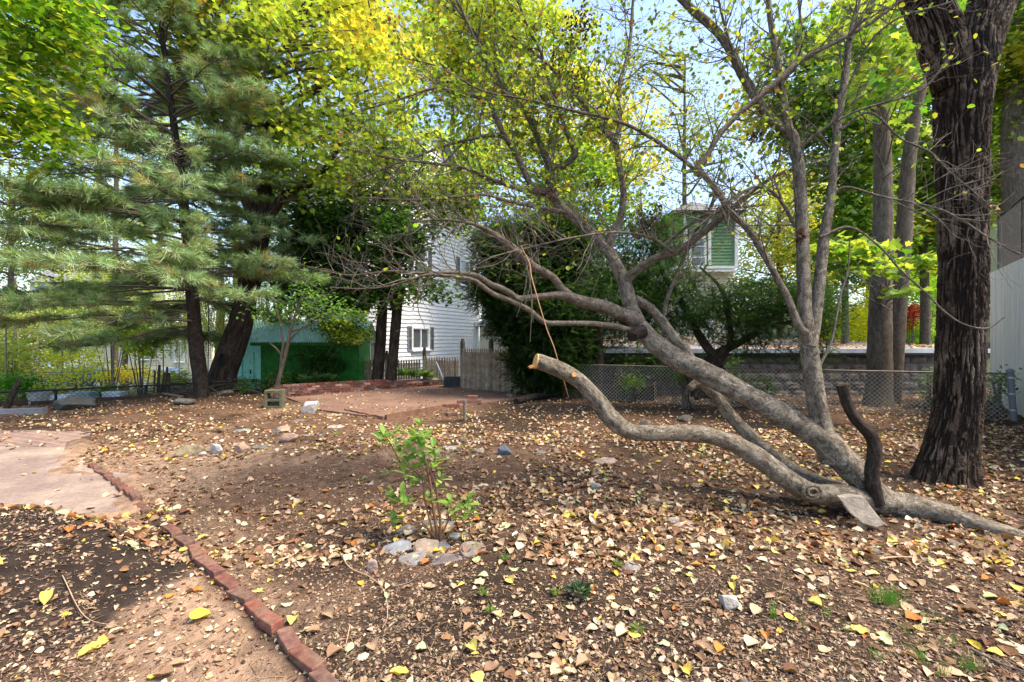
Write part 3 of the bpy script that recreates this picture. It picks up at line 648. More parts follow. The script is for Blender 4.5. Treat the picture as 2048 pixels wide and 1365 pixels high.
# receding side with its own narrow window
a = Acc(); a.add([(lx(1476),.4,lz(548)),(lx(1504),4.2,lz(556)),(lx(1504),4.2,lz(470)),(lx(1476),.4,lz(430))], [(0,1,2,3)]); a.build('side_wall', M['trim'], hb)
a = Acc(); a.add([(lx(1478)+.05,.7,lz(540)),(lx(1490),2.1,lz(547)),(lx(1490),2.1,lz(508)),(lx(1478)+.05,.7,lz(500))], [(0,1,2,3)]); a.v[-1] -= [0, .06, 0]; a.build('window', M['glass'], hb)
a = Acc(); 
a.add([(lx(1340),-.4,lz(430)),(lx(1490),-.4,lz(430)),(lx(1490),4.5,lz(430)),(lx(1340),4.5,lz(430)),(lx(1412),2,lz(385))], [(0,1,4),(1,2,4),(2,3,4),(3,0,4),(3,2,1,0)]); a.build('roof', M['roofgrey'], hb)
# pale house seen in slivers between the yews
h = thing('pale_house', ((1190-1024)/F*29, 29, -.8), 'pale grey clapboard house half hidden behind the yews', 'house', .06)
a = Acc(); lap(a, 0, 7.5, 0, 6.2, e=.18); a.box((3.75, 3, 3.1), (7.4, 5.8, 6.2)); a.build('wall', M['white'], h)
a = Acc(); a.add([(-.3,-.4,6.2),(7.8,-.4,6.2),(7.8,6,6.2),(-.3,6,6.2),(-.3,3,8.2),(7.8,3,8.2)], [(0,1,5,4),(2,3,4,5),(0,4,3),(1,2,5),(3,2,1,0)]); a.build('roof', M['roofgrey'], h)
window(h, 1.0, 1.9, 3.6, 5.0, 0, 0, 1); window(h, 4.6, 5.5, 1.2, 2.4, 0, 0, 1)
# cream buildings beyond the garden at the left
def block(name, px0, px1, pyt, Y, z0, m, label, depth=6, wins=(), roofh=1.2, rz=0, roofm='roofgrey'):
    x0, x1 = (px0-1024)/F*Y, (px1-1024)/F*Y; W = x1-x0; H = ZZ(pyt, Y)-z0
    r = thing(name, (x0, Y, z0), label, 'house', rz); a = Acc(); lap(a, 0, W, 0, H, e=.2); a.box((W/2, depth/2+.02, H/2), (W-.02, depth, H)); a.build('wall', m, r)
    a = Acc(); a.add([(-.3,-.4,H),(W+.3,-.4,H),(W+.3,depth+.4,H),(-.3,depth+.4,H),(-.3,depth/2,H+roofh),(W+.3,depth/2,H+roofh)], [(0,1,5,4),(2,3,4,5),(0,4,3),(1,2,5),(3,2,1,0)]); a.build('roof', M[roofm], r)
    for (xa, xb, za, zb) in wins: window(r, W*xa, W*xb, H*za, H*zb, 0, 0, 1)
    return r
block('cream_building', 175, 425, 668, 36, -1.9, M['cream'], 'long low cream building beyond the parked car', 6, [(.42,.53,.45,.78),(.70,.78,.4,.7),(.86,.93,.4,.7)], .7)
block('white_house', 60, 330, 570, 50, -1.8, M['white'], 'big white house far behind the pine on the left', 9, [(.1,.2,.3,.45),(.35,.45,.3,.45),(.6,.7,.3,.45),(.1,.2,.65,.8),(.35,.45,.65,.8),(.6,.7,.65,.8)], 3)
# ================================================================ green shed
SY = 14.6; sx0, sx1 = (522-1024)/F*SY, (716-1024)/F*SY
root = thing('garden_shed', (sx0, SY, -.35), 'small dark green garden shed with a corrugated mint roof', 'shed', .0)
W = sx1-sx0; D = 1.2; H = ZZ(688, SY)+.35
M['shedgreen'] = plain('dark_green_paint', (.012,.125,.012), .7, nscale=5, var=.4, bump=.3, spec=.3)
M['mint'] = plain('faded_mint_metal', (.48,.76,.66), .6, nscale=4, var=.25, bump=.2)
M['mintdoor'] = plain('peeling_mint_boards', (.25,.60,.48), .8, nscale=7, var=.55, bump=.4, stretch=(6, 6, .7))
a = Acc(); n = 16
for i in range(n): a.box((W*(i+.5)/n, 0, H/2), (W/n-.006, .03, H), jit=.002)
a.box((W/2, .03, H/2), (W-.04, .02, H-.02)); a.box((W, D/2+.02, H/2), (.04, D, H)); a.box((W/2, D, H/2), (W, .04, H)); a.build('wall', M['shedgreen'], root)
# left gable end turned to the garden (faces left and slightly to the viewer)
sk_ = -1.5   # slant: the end wall leans out to the left with depth
a = Acc(); RH = .62
def gp(t, z): return (sk_*t, D*t, z)
nb = 12
for i in range(nb):
    t0, t1 = i/nb, (i+1)/nb; tm = (t0+t1)/2; zt = H+RH*(1-abs(tm-.5)*2)
    p0, p1 = gp(t0, 0), gp(t1-.008, 0); a.add([p0, p1, (p1[0],p1[1],zt), (p0[0],p0[1],zt), (p0[0]+.03,p0[1],0), (p1[0]+.03,p1[1],0), (p1[0]+.03,p1[1],zt), (p0[0]+.03,p0[1],zt)], [(0,3,2,1),(4,5,6,7),(0,4,7,3),(1,2,6,5)])
a.build('gable_wall', M['mintdoor'], root)
a = Acc(); framebox(a, 0, 1.0, 0, 1.35, .09, -.02, .01); q = np.array([.25, .0, 0]); 
an = math.atan2(D, sk_); a.v = [np.stack([v[:, 0]*math.cos(an)+v[:, 1]*math.sin(an)+gp(.25,0)[0]-.03, v[:, 0]*math.sin(an)-v[:, 1]*math.cos(an)+gp(.25,0)[1], v[:, 2]+.1], 1) for v in a.v]; dr = a.build('door', M['mintdoor'], root)
a = Acc(); a.box((gp(.3,0)[0]-.09, gp(.3,0)[1], .8), (.03, .05, .14)); a.build('handle', M['darkmetal'], dr)
def corr(y0, z0, y1, z1, x0, x1, shift0=0, shift1=0):
    a = Acc(); nn = 340; u = np.linspace(0, 1, nn); zc = .022*np.sin(u*(x1-x0)/.075*2*np.pi)
    A_ = np.stack([x0+shift0*1+(x1-x0-shift0)*u, np.full(nn, y0), z0+zc], 1); B_ = np.stack([x0+shift1+(x1-x0-shift1)*u, np.full(nn, y1), z1+zc], 1)
    i = np.arange(nn-1); a.add(np.vstack([A_, B_]), np.stack([i, i+1, i+1+nn, i+nn], 1)); a.add(np.vstack([A_, B_])-[0, 0, .012], np.stack([i+nn, i+1+nn, i+1, i], 1)); return a
a = corr(-.3, H-.02, D/2, H+RH+.06, -.2, W+.25, 0, sk_/2); a.build('roof_sheet', M['mint'], root, smooth=True)
a = corr(D+.3, H-.02, D/2, H+RH+.06, -.2, W+.25, sk_, sk_/2); a.build('roof_sheet', M['mint'], root, smooth=True)
a = Acc(); a.box((W/2+.02, -.27, H-.09), (W+.4, .04, .1)); a.build('fascia', M['shedgreen'], root)
# ================================================================ low block garage behind the right fence
GY = 12.4; gx0, gx1 = (1178-1024)/F*GY, 12.8
root = thing('block_garage', (gx0, GY, -.1), 'low stone block garage with a leaf strewn flat roof', 'garage')
m, nt, b = mat('stone_block'); tc = N(nt, 'ShaderNodeTexCoord'); sw = N(nt, 'ShaderNodeSeparateXYZ'); cb = N(nt, 'ShaderNodeCombineXYZ'); nt.links.new(tc.outputs['Object'], sw.inputs[0]); nt.links.new(sw.outputs[0], cb.inputs[0]); nt.links.new(sw.outputs[2], cb.inputs[1])
n1 = N(nt, 'ShaderNodeTexNoise', Scale=5.0, Detail=8.0, Roughness=.7); nt.links.new(tc.outputs['Object'], n1.inputs['Vector'])
nt.links.new(ramp(nt, [(.3, (.075,.062,.05)), (.55, (.145,.125,.102)), (.75, (.21,.185,.155))], n1.outputs[0]), b.inputs['Base Color'])
bp = N(nt, 'ShaderNodeBump', Strength=1.0, Distance=.03); nt.links.new(n1.outputs[0], bp.inputs['Height']); nt.links.new(bp.outputs[0], b.inputs['Normal']); b.inputs['Roughness'].default_value = .95
M['block'] = m
a = Acc(); W = gx1-gx0; GH = ZZ(714, GY)+.1; bw, bh = .46, .235
for r in range(int(GH/bh)+1):
    z0 = r*bh; z1 = min(z0+bh, GH-.02)
    if z1-z0 < .05: continue
    x = -(r % 2)*bw/2
    while x < W:
        xa, xb = max(0, x), min(W, x+bw); 
        if xb-xa > .05:
            g = .012; xs2 = np.linspace(xa+g, xb-g, 6); zs2 = np.linspace(z0+g, z1-g, 5); XX, ZZ2 = np.meshgrid(xs2, zs2)
            ed = np.minimum(np.minimum(XX-xa-g, xb-g-XX), np.minimum(ZZ2-z0-g, z1-g-ZZ2)); Yd = -1.0*(ed > .001)*(.022+.035*rng.random(XX.shape))
            i5 = np.arange(30).reshape(5, 6); a.add(np.stack([XX, Yd, ZZ2], -1).reshape(-1, 3), np.stack([i5[:-1,:-1], i5[:-1,1:], i5[1:,1:], i5[1:,:-1]], -1).reshape(-1, 4))
        x += bw
a.box((W/2, .2, GH/2), (W, .39, GH)); a.box((0.2, 4, GH/2), (.4, 7.6, GH)); a.build('wall', M['block'], root)
M['fascia'] = plain('pale_metal_edge', (.50,.52,.56), .4, .3, nscale=5, var=.2, bump=.1)
M['tar'] = plain('black_edge', (.015,.015,.016), .6, nscale=5, var=.3)
a = Acc(); zt = ZZ(703, GY)+.1; a.box((W/2, -.14, zt-.055), (W+.3, .03, .11)); a.build('roof_edge', M['fascia'], root)
a = Acc(); a.box((W/2, -.13, zt-.14), (W+.3, .04, .055)); a.box((W/2, .0, zt-.16), (W+.2, .22, .03)); a.build('drip_edge', M['tar'], root)
M['roofing'] = plain('roofing_felt', (.26,.235,.22), .9, nscale=2, var=.3, bump=.4)
a = Acc(); a.add([(-.15,-.14,zt),(W+.15,-.14,zt),(W+.15,8,zt+.28),(-.15,8,zt+.28),(-.15,-.14,zt-.1),(W+.15,-.14,zt-.1),(W+.15,8,zt+.1),(-.15,8,zt+.1)], [(0,1,2,3),(0,3,7,4),(1,5,6,2),(2,6,7,3),(7,6,5,4)]); a.build('roof', M['roofing'], root)
ROOFP = (gx0, GY, zt-.1, W)
# ================================================================ concrete wall with its own mesh fence at the right
M['conc'] = plain('board_marked_concrete', (.78,.755,.71), .85, nscale=3, var=.22, bump=.3, bscale=30, stretch=(3.5, 3.5, .25))
c0, c1 = np.array([9.25, 7.9]), np.array([11.5, 10.95]); d = (c0-c1); d /= np.linalg.norm(d); n_ = np.array([d[1], -d[0]]); Lw = 8.0
root = thing('concrete_wall', (*c1, -.2), 'tall pale board marked concrete retaining wall at the right edge', 'wall', math.atan2(d[1], d[0]))
a = Acc(); x = 0; i = 0
while x < Lw:
    wdt = random.uniform(.10, .2); a.box((x+wdt/2, .2+random.uniform(-.004, .004), 1.65), (wdt-.004, .4, 3.3+.0*i)); x += wdt; i += 1
a.box((Lw/2, .22, 1.62), (Lw, .36, 3.3)); a.build('wall_face', M['conc'], root)
def wires(a, L, z0, z1, s=.075, w=.0035, y=0):
    H = z1-z0; x = -H; 
    def strip(p, q):
        p = np.array(p); q = np.array(q); e = q-p; e /= np.linalg.norm(e); s1 = np.array([0, 1., 0])*w; s2 = np.cross(e, [0, 1, 0])*w
        r = [s1, -s1*.5+s2*.87, -s1*.5-s2*.87]; a.add([p+k for k in r]+[q+k for k in r], [(0,1,4,3),(1,2,5,4),(2,0,3,5)])
    while x < L:
        for sg in (1, -1):
            xa, xb = x, x+H; za, zb = (z0, z1) if sg > 0 else (z1, z0)
            ta = max(0, -xa)/H; tb = min(1, (L-xa)/H)
            if tb > ta: strip((xa+H*ta, y+sg*w, za+(zb-za)*ta), (xa+H*tb, y+sg*w, za+(zb-za)*tb))
        x += s
M['wire'] = plain('wire_galvanised', (.40,.36,.31), .6, .3, nscale=20, var=.4, bump=0)
def chainlink(p0, p1, z0, z1, label, posts, mt, postr=.02, railr=.018, s=.075, w=.0026, endpost=None, group=None, name='chain_link_fence'):
    p0 = np.array(p0, float); p1 = np.array(p1, float); L = np.linalg.norm(p1-p0)
    r = thing(name, (*p0, z0), label, 'fence', math.atan2(*(p1-p0)[::-1]), group)
    a = Acc(); wires(a, L, .02, z1-z0, s, w); a.build('wire_mesh', M['wire'] if mt is M['rustmetal'] else mt, r)
    a = Acc(); tube(a, [(0,0,z1-z0), (L/2,0,z1-z0-.01), (L,0,z1-z0)], [railr]*3, 8, 12); a.build('top_rail', mt, r, smooth=True)
    for x in posts:
        a = Acc(); tube(a, [(x,.03,-.3), (x,.03,z1-z0-.01)], [postr]*2, 10, 3); a.build('post', mt, r, smooth=True)
    return r
chainlink((0, 0), (Lw, 0), 0, 1.3, 'diamond mesh fence standing on top of the tall concrete wall', [.05, 1.9, 3.8, 5.7], M['tar'], .035, .02, .07, .0022).location = (c1[0]-n_[0]*-.0, c1[1], 3.12)
f2 = [o for o in COL.objects if o.name.startswith('chain_link_fence')][-1]; f2.rotation_euler[2] = math.atan2(d[1], d[0]); f2.location = (c1[0]+.12*(-d[1])*-1*-1, c1[1]+.12*d[0], 3.1)
# red house roof far behind that fence
block('red_house', 2010, 2200, 440, 24, 3.0, M['cream'], 'house with a red roof behind the mesh fence on the concrete wall', 5, [], 1.6, 0)
M['redroof'] = plain('red_roof', (.30,.09,.07), .9, nscale=6, var=.3, bump=.4)
[o for o in COL.objects if o.name.startswith('roof') and o.parent and o.parent.name == 'red_house'][0].data.materials[0] = M['redroof']
# right garden fence
ZF = .93
chainlink((-.2+1.75, 11.6), (9.22, 8.45), -.05, ZF-.06, 'dark chain link fence across the right side of the garden', [.05, 3.75, 5.85], M['rustmetal'], .018, .017, .085, .0042)
a = Acc(); r = thing('fence_post', (9.3, 8.42, 0), 'thick grey steel end post where the mesh fence meets the concrete wall', 'post')
tube(a, [(0,0,-.2), (-.05,0,.45), (-.08,0,.9)], [.05]*3, 12, 6); a.build('post_tube', M['shutter'], r, smooth=True)
a = Acc(); tube(a, [(-.08,0,.9), (-.08,0,.94), (-.08,0,.97)], [.062,.06,.02], 12, 5); a.build('post_cap', M['shutter'], r, smooth=True)
for z in (.2, .5, .8):
    a = Acc(); tube(a, [(-.08+.06*(1-z),0,z-.015), (-.08+.06*(1-z),0,z+.015)], [.06,.06], 12, 3); a.build('band', M['galv'], r, smooth=True)
# left garden fence
chainlink((-13.9, 8.42), (-6.9, 13.5), -.95, .33, 'black chain link fence along the left garden, its top rail waist low', [.2, 2.0, 3.9, 5.55, 6.6], M['tar'], .028, .022, .1, .0035)
u = (FB-FA)/np.linalg.norm(FB-FA)
plank('retaining_board', (*(FA-u*0.), ), (*(FA+u*3.6),), .05, .28, M['darkwood'], 'dark retaining board at the foot of the left fence', 'board', -.16)
plank('retaining_board', (*(FA+u*3.65), ), (*(FA+u*8.3),), .05, .2, M['darkwood'], 'black board along the soil edge toward the pine', 'board', -.12)
plank('kerb_stone', (-13.0, 8.35), (-9.55, 9.3), .16, .13, M['roofgrey'], 'pale concrete kerb at the far left edge of the paving', 'kerb', -.02)
# raised bed boards and posts on the right of the yew
plank('planter_board', XY(1125, 11.6), XY(1305, 11.3), .05, .36, M['darkwood'], 'long dark board of a raised bed behind the sawn limb', 'board', .0)
a = Acc(); x, y = G(1232, 800); tube(a, [(x,y,-.1), (x+.01,y,.4), (x+.06,y,.78)], [.15,.14,.12], 9, 8, .2, 12); tag(a.build('wooden_post', M['pbark'], smooth=True), 'split brown wooden stump post by the raised bed', 'post')
plank('planter_board', XY(1306, 11.2), XY(1312, 12.2), .05, .4, M['darkwood'], 'short dark end board of the raised bed', 'board', .0)
# ================================================================ garden beyond the left fence
M['carpaint'] = plain('silver_car_paint', (.50,.55,.62), .3, .5, nscale=2, var=.05, bump=0)
M['rubber'] = plain('tyre_rubber', (.02,.02,.02), .8)
m, nt, b = mat('red_lamp'); b.inputs['Base Color'].default_value = (.5,.02,.02,1); b.inputs['Roughness'].default_value = .2; M['redlamp'] = m
def car(x, y, z, rz, label, paint):
    r = thing('parked_car', (x, y, z), label, 'car', rz, 'cars parked beyond the garden')
    prof = [(-2.15,.35),(-2.2,.75),(-2.1,.95),(-1.75,1.02),(-1.15,1.42),(.35,1.45),(1.1,1.02),(1.9,.92),(2.15,.75),(2.2,.4),(2.1,.28),(-2.05,.28)]
    a = Acc(); k = len(prof); v = []
    for yy_, sc in ((-.86, .9), (-.88, 1), (.88, 1), (.86, .9)):
        for (X_, Z_) in prof: v.append((X_*(.985 if sc < 1 else 1), yy_*(1 if Z_ < 1.05 else .8), Z_))
    fs = [tuple(range(k))[::-1], tuple(range(3*k, 4*k))]
    for s_ in range(3):
        for j in range(k): fs.append((s_*k+j, s_*k+(j+1) % k, (s_+1)*k+(j+1) % k, (s_+1)*k+j))
    a.add(v, fs); a.build('body', paint, r)
    a = Acc()
    for s_ in (-1, 1):
        a.add([(-1.55,s_*.845,1.05),(-1.12,s_*.735,1.37),(-.3,s_*.735,1.39),(-.3,s_*.85,1.05)], [(0,1,2,3)]); a.add([(-.2,s_*.85,1.05),(-.2,s_*.735,1.39),(.3,s_*.735,1.38),(.95,s_*.84,1.05)], [(0,1,2,3)])
    for v_ in a.v: v_[:, 1] *= 1.03
    a.add([(.42,-.62,1.43),(.42,.62,1.43),(1.08,.66,1.06),(1.08,-.66,1.06)], [(0,1,2,3)]); a.v[-1] += [.02, 0, .02]; a.add([(-1.18,-.62,1.40),(-1.18,.62,1.40),(-1.72,.66,1.07),(-1.72,-.66,1.07)], [(0,3,2,1)]); a.v[-1] += [-.02, 0, .02]
    a.build('window', M['glass'], r)
    for sx_ in (-1.35, 1.35):
        for sy in (-1, 1):
            a = Acc(); th_ = np.linspace(0, 2*np.pi, 20, endpoint=False)
            v = [(sx_+.33*math.cos(t), sy*.9, .33+.33*math.sin(t)) for t in th_]+[(sx_+.33*math.cos(t), sy*.7, .33+.33*math.sin(t)) for t in th_]
            a.add(v, [tuple(range(20)), tuple(range(39, 19, -1))]+[(j, j+20, (j+1) % 20+20, (j+1) % 20) for j in range(20)]); wv = a.build('wheel', M['rubber'], r)
            a = Acc(); a.add([(sx_+.2*math.cos(t), sy*.91, .33+.2*math.sin(t)) for t in th_], [tuple(range(20))]); a.build('rim', M['galv'], wv)
    for sy in (-1, 1):
        a = Acc(); a.box((-2.17, sy*.7, .85), (.08, .28, .14)); a.build('tail_light', M['redlamp'], r)
        a = Acc(); a.box((2.13, sy*.68, .72), (.1, .34, .13)); a.build('headlight', M['trim'], r)
car(-22.2, 29, -1.75, .15, 'silver car parked behind the brush pile', M['carpaint'])
car(-29.0, 31, -1.8, .1, 'dark blue car parked left of the silver one', plain('dark_blue_paint', (.05,.07,.12), .3, .3, bump=0))
def tub(px, py, Y, W, H, label, m, rnd=False, z=None):
    z = ZZ(py, Y) if z is None else z
    r = thing('planter_box' if not rnd else 'bucket', ((px-1024)/F*Y, Y, z), label, 'container', 0.1); a = Acc()
    if rnd: tube(a, [(0,0,0), (0,0,H*.5), (0,0,H)], [W*.42,W*.48,W*.5], 16, 5)
    else:
        for q in [((0,-W*.3,H/2),(W,.04,H)), ((0,W*.3,H/2),(W,.04,H)), ((-W/2,0,H/2),(.04,W*.56,H)), ((W/2,0,H/2),(.04,W*.56,H))]: a.box(*q)
        a.box((0, 0, H*.85), (W*.96, W*.55, .03))
    a.build('shell', m, r); a = Acc(); a.box((0, 0, H+.005) if not rnd else (0, 0, H+.01), (W+.05, W*.62, .03) if not rnd else (W*.3, W*.3, .02)); a.build('rim', m, r)
bm_ = plain('pale_plastic', (.62,.66,.68), .5, nscale=4, var=.1, bump=.05)
tub(123, 815, 11.6, .46, .24, 'white plastic box nearest the left end of the mesh fence', bm_); tub(230, 808, 13.0, .46, .26, 'white plastic box behind the mesh near the big dark rock', bm_)
tub(80, 815, 11.4, .45, .32, 'small round grey tub behind the mesh fence at the left', plain('grey_plastic', (.33,.33,.30), .6), True); tub(168, 810, 12.4, .5, .27, 'blue grey box between the two white boxes', plain('bluegrey_plastic', (.22,.30,.33), .5))
M['kerb'] = plain('weathered_kerb', (.26,.25,.225), .9, nscale=5, var=.35, bump=.5)
M['pole'] = plain('grey_garden_pole', (.20,.19,.15), .7, nscale=9, var=.3)
poles = [(12,640,860,0),(26,645,850,3),(43,650,850,-8),(57,700,780,10),(125,655,800,0),(158,690,790,0),(206,690,800,4),(225,690,800,2),(270,690,800,0),(312,660,790,2),(328,640,780,-2),(359,690,780,0),(376,670,780,2),(415,600,780,3),(232,740,790,-8),(75,680,820,0)]
spot = ['outermost at the left','second from the left','tilted one third from the left','short slanting one among the bean plants','one rising from the yellow green bushes','one before the cream wall end','one left of the white downpipe','one behind the black stake','one above the second white box','one before the cream wall window','tall one in line with the car roof','one in front of the silver car','one left of the pine trunk','tall one between pine and hollow trunk','short black one leaning in the vegetable bed','one near the left boxes']
for i, (px, p1_, p0_, lean) in enumerate(poles):
    Y = 12.5+(i*2.3 % 7); a = Acc(); b0 = P(px, 700, Y); zb = float(gz(b0[0], b0[1], False))-.1; t_ = P(px+lean, p1_, Y); tube(a, [(b0[0], Y, zb), (t_+[b0[0], Y, zb])/2, t_], [.018]*3, 6, 5)
    tag(a.build('garden_pole', M['tar'] if i == 14 else M['pole'], smooth=True), 'thin garden pole, the '+spot[i], 'pole', 'poles of the trellis in the lower garden')
for i, (pa, pb, Y, lab) in enumerate([((0,662),(330,655),15,'highest'), ((0,697),(420,690),15.5,'middle'), ((0,752),(300,742),14,'lowest')]):
    a = Acc(); tube(a, [P(*pa, Y), P((pa[0]+pb[0])/2, (pa[1]+pb[1])/2+2, Y), P(*pb, Y+.6)], [.012]*3, 6, 8); tag(a.build('trellis_rail', M['pole'], smooth=True), 'thin horizontal rail, the %s of the lower garden trellis' % lab, 'rail', 'rails of the trellis in the lower garden')
# leaning dark boards, brush pile
r = thing('board_stack', P(318, 790, 12.2), 'bundle of black weathered boards leaning upright at the fence', 'boards')
for i in range(7):
    a = Acc(); x = -.2+i*.065; L_ = random.uniform(.5, .75); R = Matrix.Rotation(random.uniform(.1, .35)-.1, 3, 'Y')@Matrix.Rotation(random.uniform(-.2, .2), 3, 'Z'); a.box((x+.1, random.uniform(-.08, .08), L_/2), (.05, .015, L_), R=R, jit=.004); a.build('board', M['darkwood'], r)
a = Acc()
for i in range(420):
    t = rng.uniform(0, 1); c = np.array([-9.0+1.9*rng.normal(0, .38)+.5, 13.0+rng.normal(0, .35), -.35+abs(rng.normal(0, .3))]); az = rng.normal(.2, .6); L_ = rng.uniform(.5, 1.7); dd = np.array([math.cos(az), math.sin(az)*.5, rng.normal(0, .18)])
    tube(a, [c-dd*L_/2, c+rng.normal(0, .05, 3), c+dd*L_/2], np.array([1, .8, .4])*rng.uniform(.006, .022), 5, 5)
tag(a.build('brush_pile', M['twig'], smooth=True), 'tangled heap of cut branches between the fence and the pine', 'brush pile', kind='stuff')
plank('scrap_board', P(330, 793, 12.0), P(362, 800, 11.6), .14, .03, M['oldwood'], 'short grey scrap board lying by the brush pile', 'board')
# ================================================================ the fallen, leaning tree (hero)
hb_ = P(1745, 1005, 3.95)
def path(pts, Y0, Y1=None, wig=0):
    """pixel polyline (px,py,half width px) -> world points and radii, depth going from Y0 to Y1 (or list of depths)"""
    n = len(pts); o = []; r = []
    for i, q in enumerate(pts):
        Y = Y0[i] if isinstance(Y0, (list, tuple)) else Y0+(Y1-Y0)*i/(n-1)
        o.append(P(q[0], q[1], Y)); r.append(q[2]/F*Y/math.sqrt(1+((q[0]-1024)/F)**2))
    return np.array(o), np.array(r)
hero = thing('fallen_tree', (hb_[0], hb_[1], 0), 'big half fallen tree with leaning grey limbs, one sawn off, and sparse crown', 'tree')
hero_br = []   # branches that carry twigs
def limb(name, pts, Y0, Y1, m, sides=14, rough=.13, twigs=None, part=True, cap=True, nn=5, label=None):
    p, r = path(pts, Y0, Y1); a = Acc(); tube(a, p, r, sides, (len(p)-1)*nn+1, rough, len(hero_br)+3, cap); o = sub(a, name, m, hero, True)
    if label: o['label'] = label
    hero_br.append((p, r, twigs)); return o
ZM = lambda L, ox, oy, s=.3443: [(ox+x*s, oy+y*s, h) for x, y, h in L]
limb('root', [(1735,1006,26),(1790,1014,34),(1865,1026,30),(1968,1058,24),(2060,1084,19),(2200,1130,14)], [3.95,3.93,3.83,3.62,3.45,3.2], None, M['hero'], 16)
limb('trunk', [(1790,1012,23.0),(1745,985,30.6),(1690,930,32.9),(1640,880,31.4),(1570,838,27.6),(1500,800,24.5),(1415,754,23.8),(1335,712,21.4),(1285,665,18.3),(1262,620,15.3),(1249,572,13.8),(1230,531,12.3),(1208,496,10.7),(1175,463,10.0),(1134,431,8.5),(1110,405,8.9),(1102,361,8.5),(1098,335,8.0),(1075,282,5.8),(1048,224,5.3),(1010,186,4.5),(968,103,3.6),(941,60,2.7),(889,-10,1.8)],
     [3.92,3.97,4.05,4.12,4.22,4.3,4.45,4.6,4.7,4.78,4.86,4.92,4.98,5.05,5.1,5.13,5.16,5.18,5.2,5.2,5.15,5.1,5.0,4.9], None, M['hero'], 20, .14, (.5, 3))
limb('cut_limb', [(1790,1014,24.2),(1735,1006,25.1),(1690,998,27.0),(1620,990,24.2),(1555,950,23.2),(1500,910,21.4),(1440,882,18.6),(1380,872,17.7),(1310,872,16.7),(1255,866,16.7),(1222,842,18.6),(1195,806,17.7),(1160,768,15.8),(1120,745,16),(1083,730,16),(1073,728,15.5)], [3.95,3.9,3.86,3.88,3.92,3.96,4.0,4.02,4.0,3.98,3.97,3.96,3.94,3.9,3.86,3.85], None, M['hero'], 18, .12)
pc = P(1073, 728, 3.85); dr = P(1063, 725.5, 3.84)-pc; dr /= np.linalg.norm(dr)
a = Acc(); tube(a, [pc-dr*.01, pc+dr*.012], [.0655,.064], 20, 3, 0, 0)
for i in range(16):
    t = rng.uniform(-.055, .03); u_ = rng.uniform(-.03, .03); q = pc+np.array([-.02, u_, -.035+t*.3]); tube(a, [q+[.03, 0, 0], q+[-.045*rng.random()-.01, 0, -.01]], [.012, .002], 5, 3)
sub(a, 'sawn_end', M['cutwood'], hero)['label'] = 'fresh orange sawn end with torn splinters'
for (px, py, Y, rr) in [(1147,756,3.86,.022)]:
    q = P(px, py, Y); a = Acc(); tube(a, [q+[0, .03, 0], q+[.002, -.03, .008]], [rr, rr*.9], 12, 3); sub(a, 'pruning_scar', M['cutwood'], hero)
q = P(1622, 988, 3.77); a = Acc(); th_ = np.linspace(0, 2*np.pi, 22)
tube(a, [q+np.array([.072*math.cos(t), -.004*0-.01, .055*math.sin(t)]) for t in th_], [.016]*22, 8, 44, .1); tube(a, [q+np.array([.04*math.cos(t), -.02, .03*math.sin(t)]) for t in th_], [.014]*22, 8, 44, .1); tube(a, [q+[0,.03,0], q+[0,-.012,0]], [.05,.03], 12, 4); sub(a, 'knot', M['hero'], hero, True)
limb('limb', [(1760,1000,16),(1700,985,14),(1650,972,15),(1600,953,16),(1545,918,16),(1495,872,15),(1460,835,14),(1430,795,12.5),(1402,768,12),(1385,735,11),(1372,705,11),(1352,688,11),(1318,640,10),(1290,615,9.5),(1268,603,9)], [4.1,4.15,4.2,4.28,4.38,4.48,4.58,4.66,4.72,4.78,4.82,4.84,4.84,4.82,4.8], None, M['hero'], 14, .12, None)
q, rq = path([(1402,770,12),(1388,775,9),(1380,781,8)], [4.72,4.68,4.66]); a = Acc(); tube(a, q, rq, 10, 8, .15, 4); sub(a, 'branch_stub', M['hero'], hero, True)
q, rq = path([(1285,668,14),(1270,672,13),(1264,680,12)], [4.62,4.55,4.5]); a = Acc(); tube(a, q, rq, 10, 8, .2, 4); sub(a, 'branch_stub', M['hero_dark'], hero, True)
limb('dead_stub', [(1752,1012,20),(1747,985,17),(1743,945,15),(1749,900,15),(1738,872,15),(1716,850,13),(1700,825,12.5),(1690,800,12.5),(1683,775,12)], [3.86,3.84,3.83,3.82,3.82,3.82,3.82,3.82,3.82], None, M['hero_dark'], 14, .2, None, label='dark dead stub rising from the base')
limb('upright_stem', [(1665,925,30),(1652,885,25),(1640,845,22),(1630,790,21),(1622,735,20),(1617,690,19),(1610,620,16),(1606,520,14.5),(1602,420,13.5),(1596,330,13),(1586,280,12),(1577,262,10),(1565,190,8),(1553,120,7),(1540,40,6),(1530,-60,4.5)], [4.1,4.1,4.12,4.13,4.14,4.15,4.2,4.25,4.3,4.33,4.35,4.36,4.4,4.42,4.45,4.5], None, M['hero'], 16, .08, (.55, 2.2))
limb('upright_stem', [(1620,700,15),(1630,650,13),(1640,560,12.5),(1648,480,12),(1662,400,9),(1668,330,8.5),(1676,250,8.5),(1688,170,8),(1698,90,7),(1712,30,6),(1730,-60,4)], 4.12, 4.5, M['hero'], 14, .08, (.4, 2))
limb('branch', [(1588,282,11),(1560,262,10.5),(1530,230,10),(1505,190,10),(1482,150,9.5),(1460,105,9),(1430,65,9),(1385,25,8.5),(1345,-15,7),(1280,-80,4)], 4.35, 4.7, M['hero_branch'], 12, .1, (.2, 2.5))
